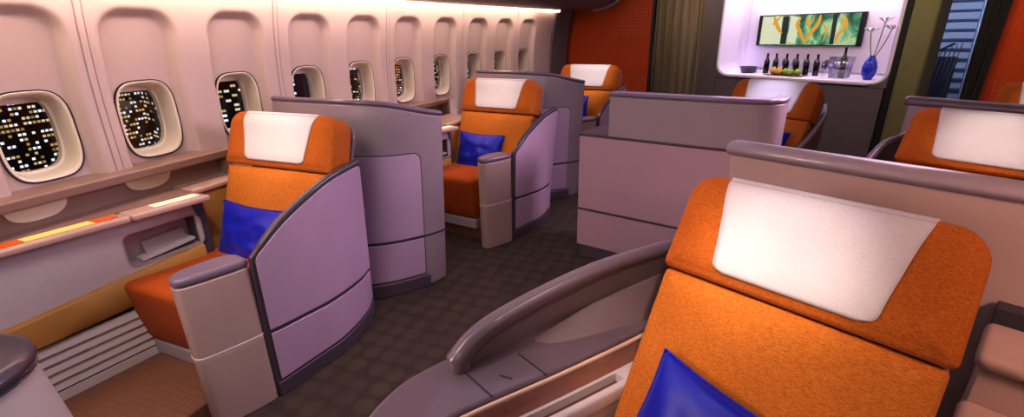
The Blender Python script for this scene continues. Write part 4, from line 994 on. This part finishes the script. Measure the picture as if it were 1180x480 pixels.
# general light over the aisle, with added fill lights for shells and dividers
area((.9, 3.6, 2.35), (-2.0, 2.3, .6), .8, 36, (1, .86, .97), 1.6, math.radians(100))  # added side fill, brightens the aisle faces of the window-side shells
area((1.7, .3, 2.35), (1.35, 1.75, .9), .5, 11, (1, .78, .68), .5, math.radians(75))  # added warm fill for the right end of the foreground divider
area((-2.3, -.6, 2.0), (.2, 3.2, .7), .7, 14, (1, .86, .84), .7, math.radians(80))  # added fill from the left rear, aimed past the mid divider
area((-.9, 2.5, 2.45), (-.9, 2.5, 0), 1.4, 15, PURP, 4.)
area((-.6, 6.0, 2.45), (-.6, 6.0, 0), 1.4, 11, PURP, 3.)
area((1.8, .6, 2.4), (.9, 1.4, .6), 1.4, 9, PINK, 1.4)
area((-.4, -.9, 2.3), (-1.4, 1.6, .4), 1.4, 13, PINK, 1.4)
area((1.8, 5.4, 2.45), (1.6, 5.4, 0), 1.6, 8, PINK, 2.)
PW = 1.9
def head_spot(loc, rz, x, y, z, fx, fy, fz, pw, ang=24, c=(1, .96, .94)):
    R = Matrix.Rotation(rz, 3, 'Z'); spot(Vector(loc)+R @ Vector((fx, fy, fz)), Vector(loc)+R @ Vector((x, y, z)), pw*PW, c, ang, 1.)
head_spot(S1[0], 0, -.02, .05, 1.13, .75, -.95, 2.40, 30, 20)
head_spot(S2[0], S2[1], -.02, .05, 1.13, .75, -.95, 2.40, 30, 20)
head_spot(S3[0], S3[1], .0, .05, 1.12, .75, -.8, 2.40, 60, 26)
head_spot(F0, FR, -.05, .06, 1.04, .05, -.95, 2.40, 48, 20)
head_spot(F0, FR, -.05, -.05, .86, .05, -1.1, 2.40, 22, 26, (1, .9, .75))
head_spot(S4, R4, .0, .05, 1.08, .0, -.9, 2.40, 70, 20, (.85, .85, 1))
head_spot(S5, R5, .0, .05, 1.08, .0, -.9, 2.40, 44, 20)
head_spot(S6, R6, .0, .05, 1.08, .0, -.9, 2.40, 40, 24)
# seat area glow from the reading lights, then two added fill lights
head_spot(S1[0], 0, -.1, -.1, .7, .75, -1.0, 2.40, 26, 40, (1, .92, .82))
head_spot(S2[0], S2[1], -.1, -.1, .7, .75, -1.0, 2.40, 26, 40, (1, .92, .82))
area((-1.5, .5, 2.3), (-2.6, 1.2, .4), .7, 17, (1, .95, .93), .7)  # added fill to brighten the near side console and footwell
spot(F0+Matrix.Rotation(FR, 3, 'Z') @ Vector((.2, -.5, 2.4)), F0+Matrix.Rotation(FR, 3, 'Z') @ Vector((-.56, .0, .65)), 70, (1, .88, .82), 34, 1.)  # added spot to brighten the inner cheek of the foreground armrest
# bar niche
RB = Matrix.Rotation(BA, 3, 'Z')
def bl(x, y, z): return BO+RB @ Vector((x, y, z))
area(bl(1.15, .18, 2.38), bl(1.15, .22, 1.0), 2.0, 22, (.98, .93, 1), .25)
area(bl(.12, .10, 1.25), bl(.9, .3, 1.3), .25, 1.2, (.75, .7, 1), .3)
# orange walls
spot((-1.35, 7.0, 2.42), (-1.5, 7.5, 1.5), 90, (1, .75, .6), 80, .8)
area(bl(3.9, -.9, 2.4), bl(3.9, 0, 1.4), .8, 7, (1, .8, .7), .3)
area(bl(-.6, -.8, 2.42), bl(-.6, .1, 1.2), .8, 9, (1, .9, .8), .3)
area(bl(1.2, -1.3, 2.4), bl(1.2, 0, .3), 1.2, 9, (1, .93, .9), .3)  # added fill to lift the dark bar cabinet base
# blue stairwell
area(bl(2.6, .8, 2.42), bl(2.25, 1.9, 1.2), .6, 26, BLUE, .5)
area(bl(2.1, 2.4, 2.42), bl(2.1, 2.3, 1.0), .6, 14, BLUE, .5)
area(bl(2.6, -.9, 2.3), bl(2.5, 0, .9), .5, 5, (1, .95, .75), .3)  # added fill to brighten the olive column beside the opening

w = bpy.data.worlds.new('night'); bpy.context.scene.world = w; w.use_nodes = True
bg = w.node_tree.nodes['Background']; bg.inputs[0].default_value = hexc('0A1024'); bg.inputs[1].default_value = .6

# ------------------------------------------------------------------ camera
cam = bpy.data.cameras.new('camera'); co = bpy.data.objects.new('camera', cam); col.objects.link(co)
p, r, yw = (math.radians(a) for a in (20.36, -1.3, 22.68))
fh = Vector((-math.sin(yw), math.cos(yw), 0)); rt = Vector((math.cos(yw), math.sin(yw), 0)); up = Vector((0, 0, 1))
Fw = fh*math.cos(p)-up*math.sin(p); U = fh*math.sin(p)+up*math.cos(p)
R_ = rt*math.cos(r)+U*math.sin(r); U_ = U*math.cos(r)-rt*math.sin(r)
co.matrix_world = Matrix(((R_.x, U_.x, -Fw.x, 0), (R_.y, U_.y, -Fw.y, 0), (R_.z, U_.z, -Fw.z, 1.7), (0, 0, 0, 1)))
cam.sensor_fit = 'HORIZONTAL'; cam.sensor_width = 36; cam.lens = 36*546/1180; cam.clip_start = .05; cam.clip_end = 1200
sc = bpy.context.scene; sc.camera = co
sc.view_settings.view_transform = 'Standard'; sc.view_settings.look = 'None'; sc.view_settings.exposure = .0; sc.view_settings.gamma = .86
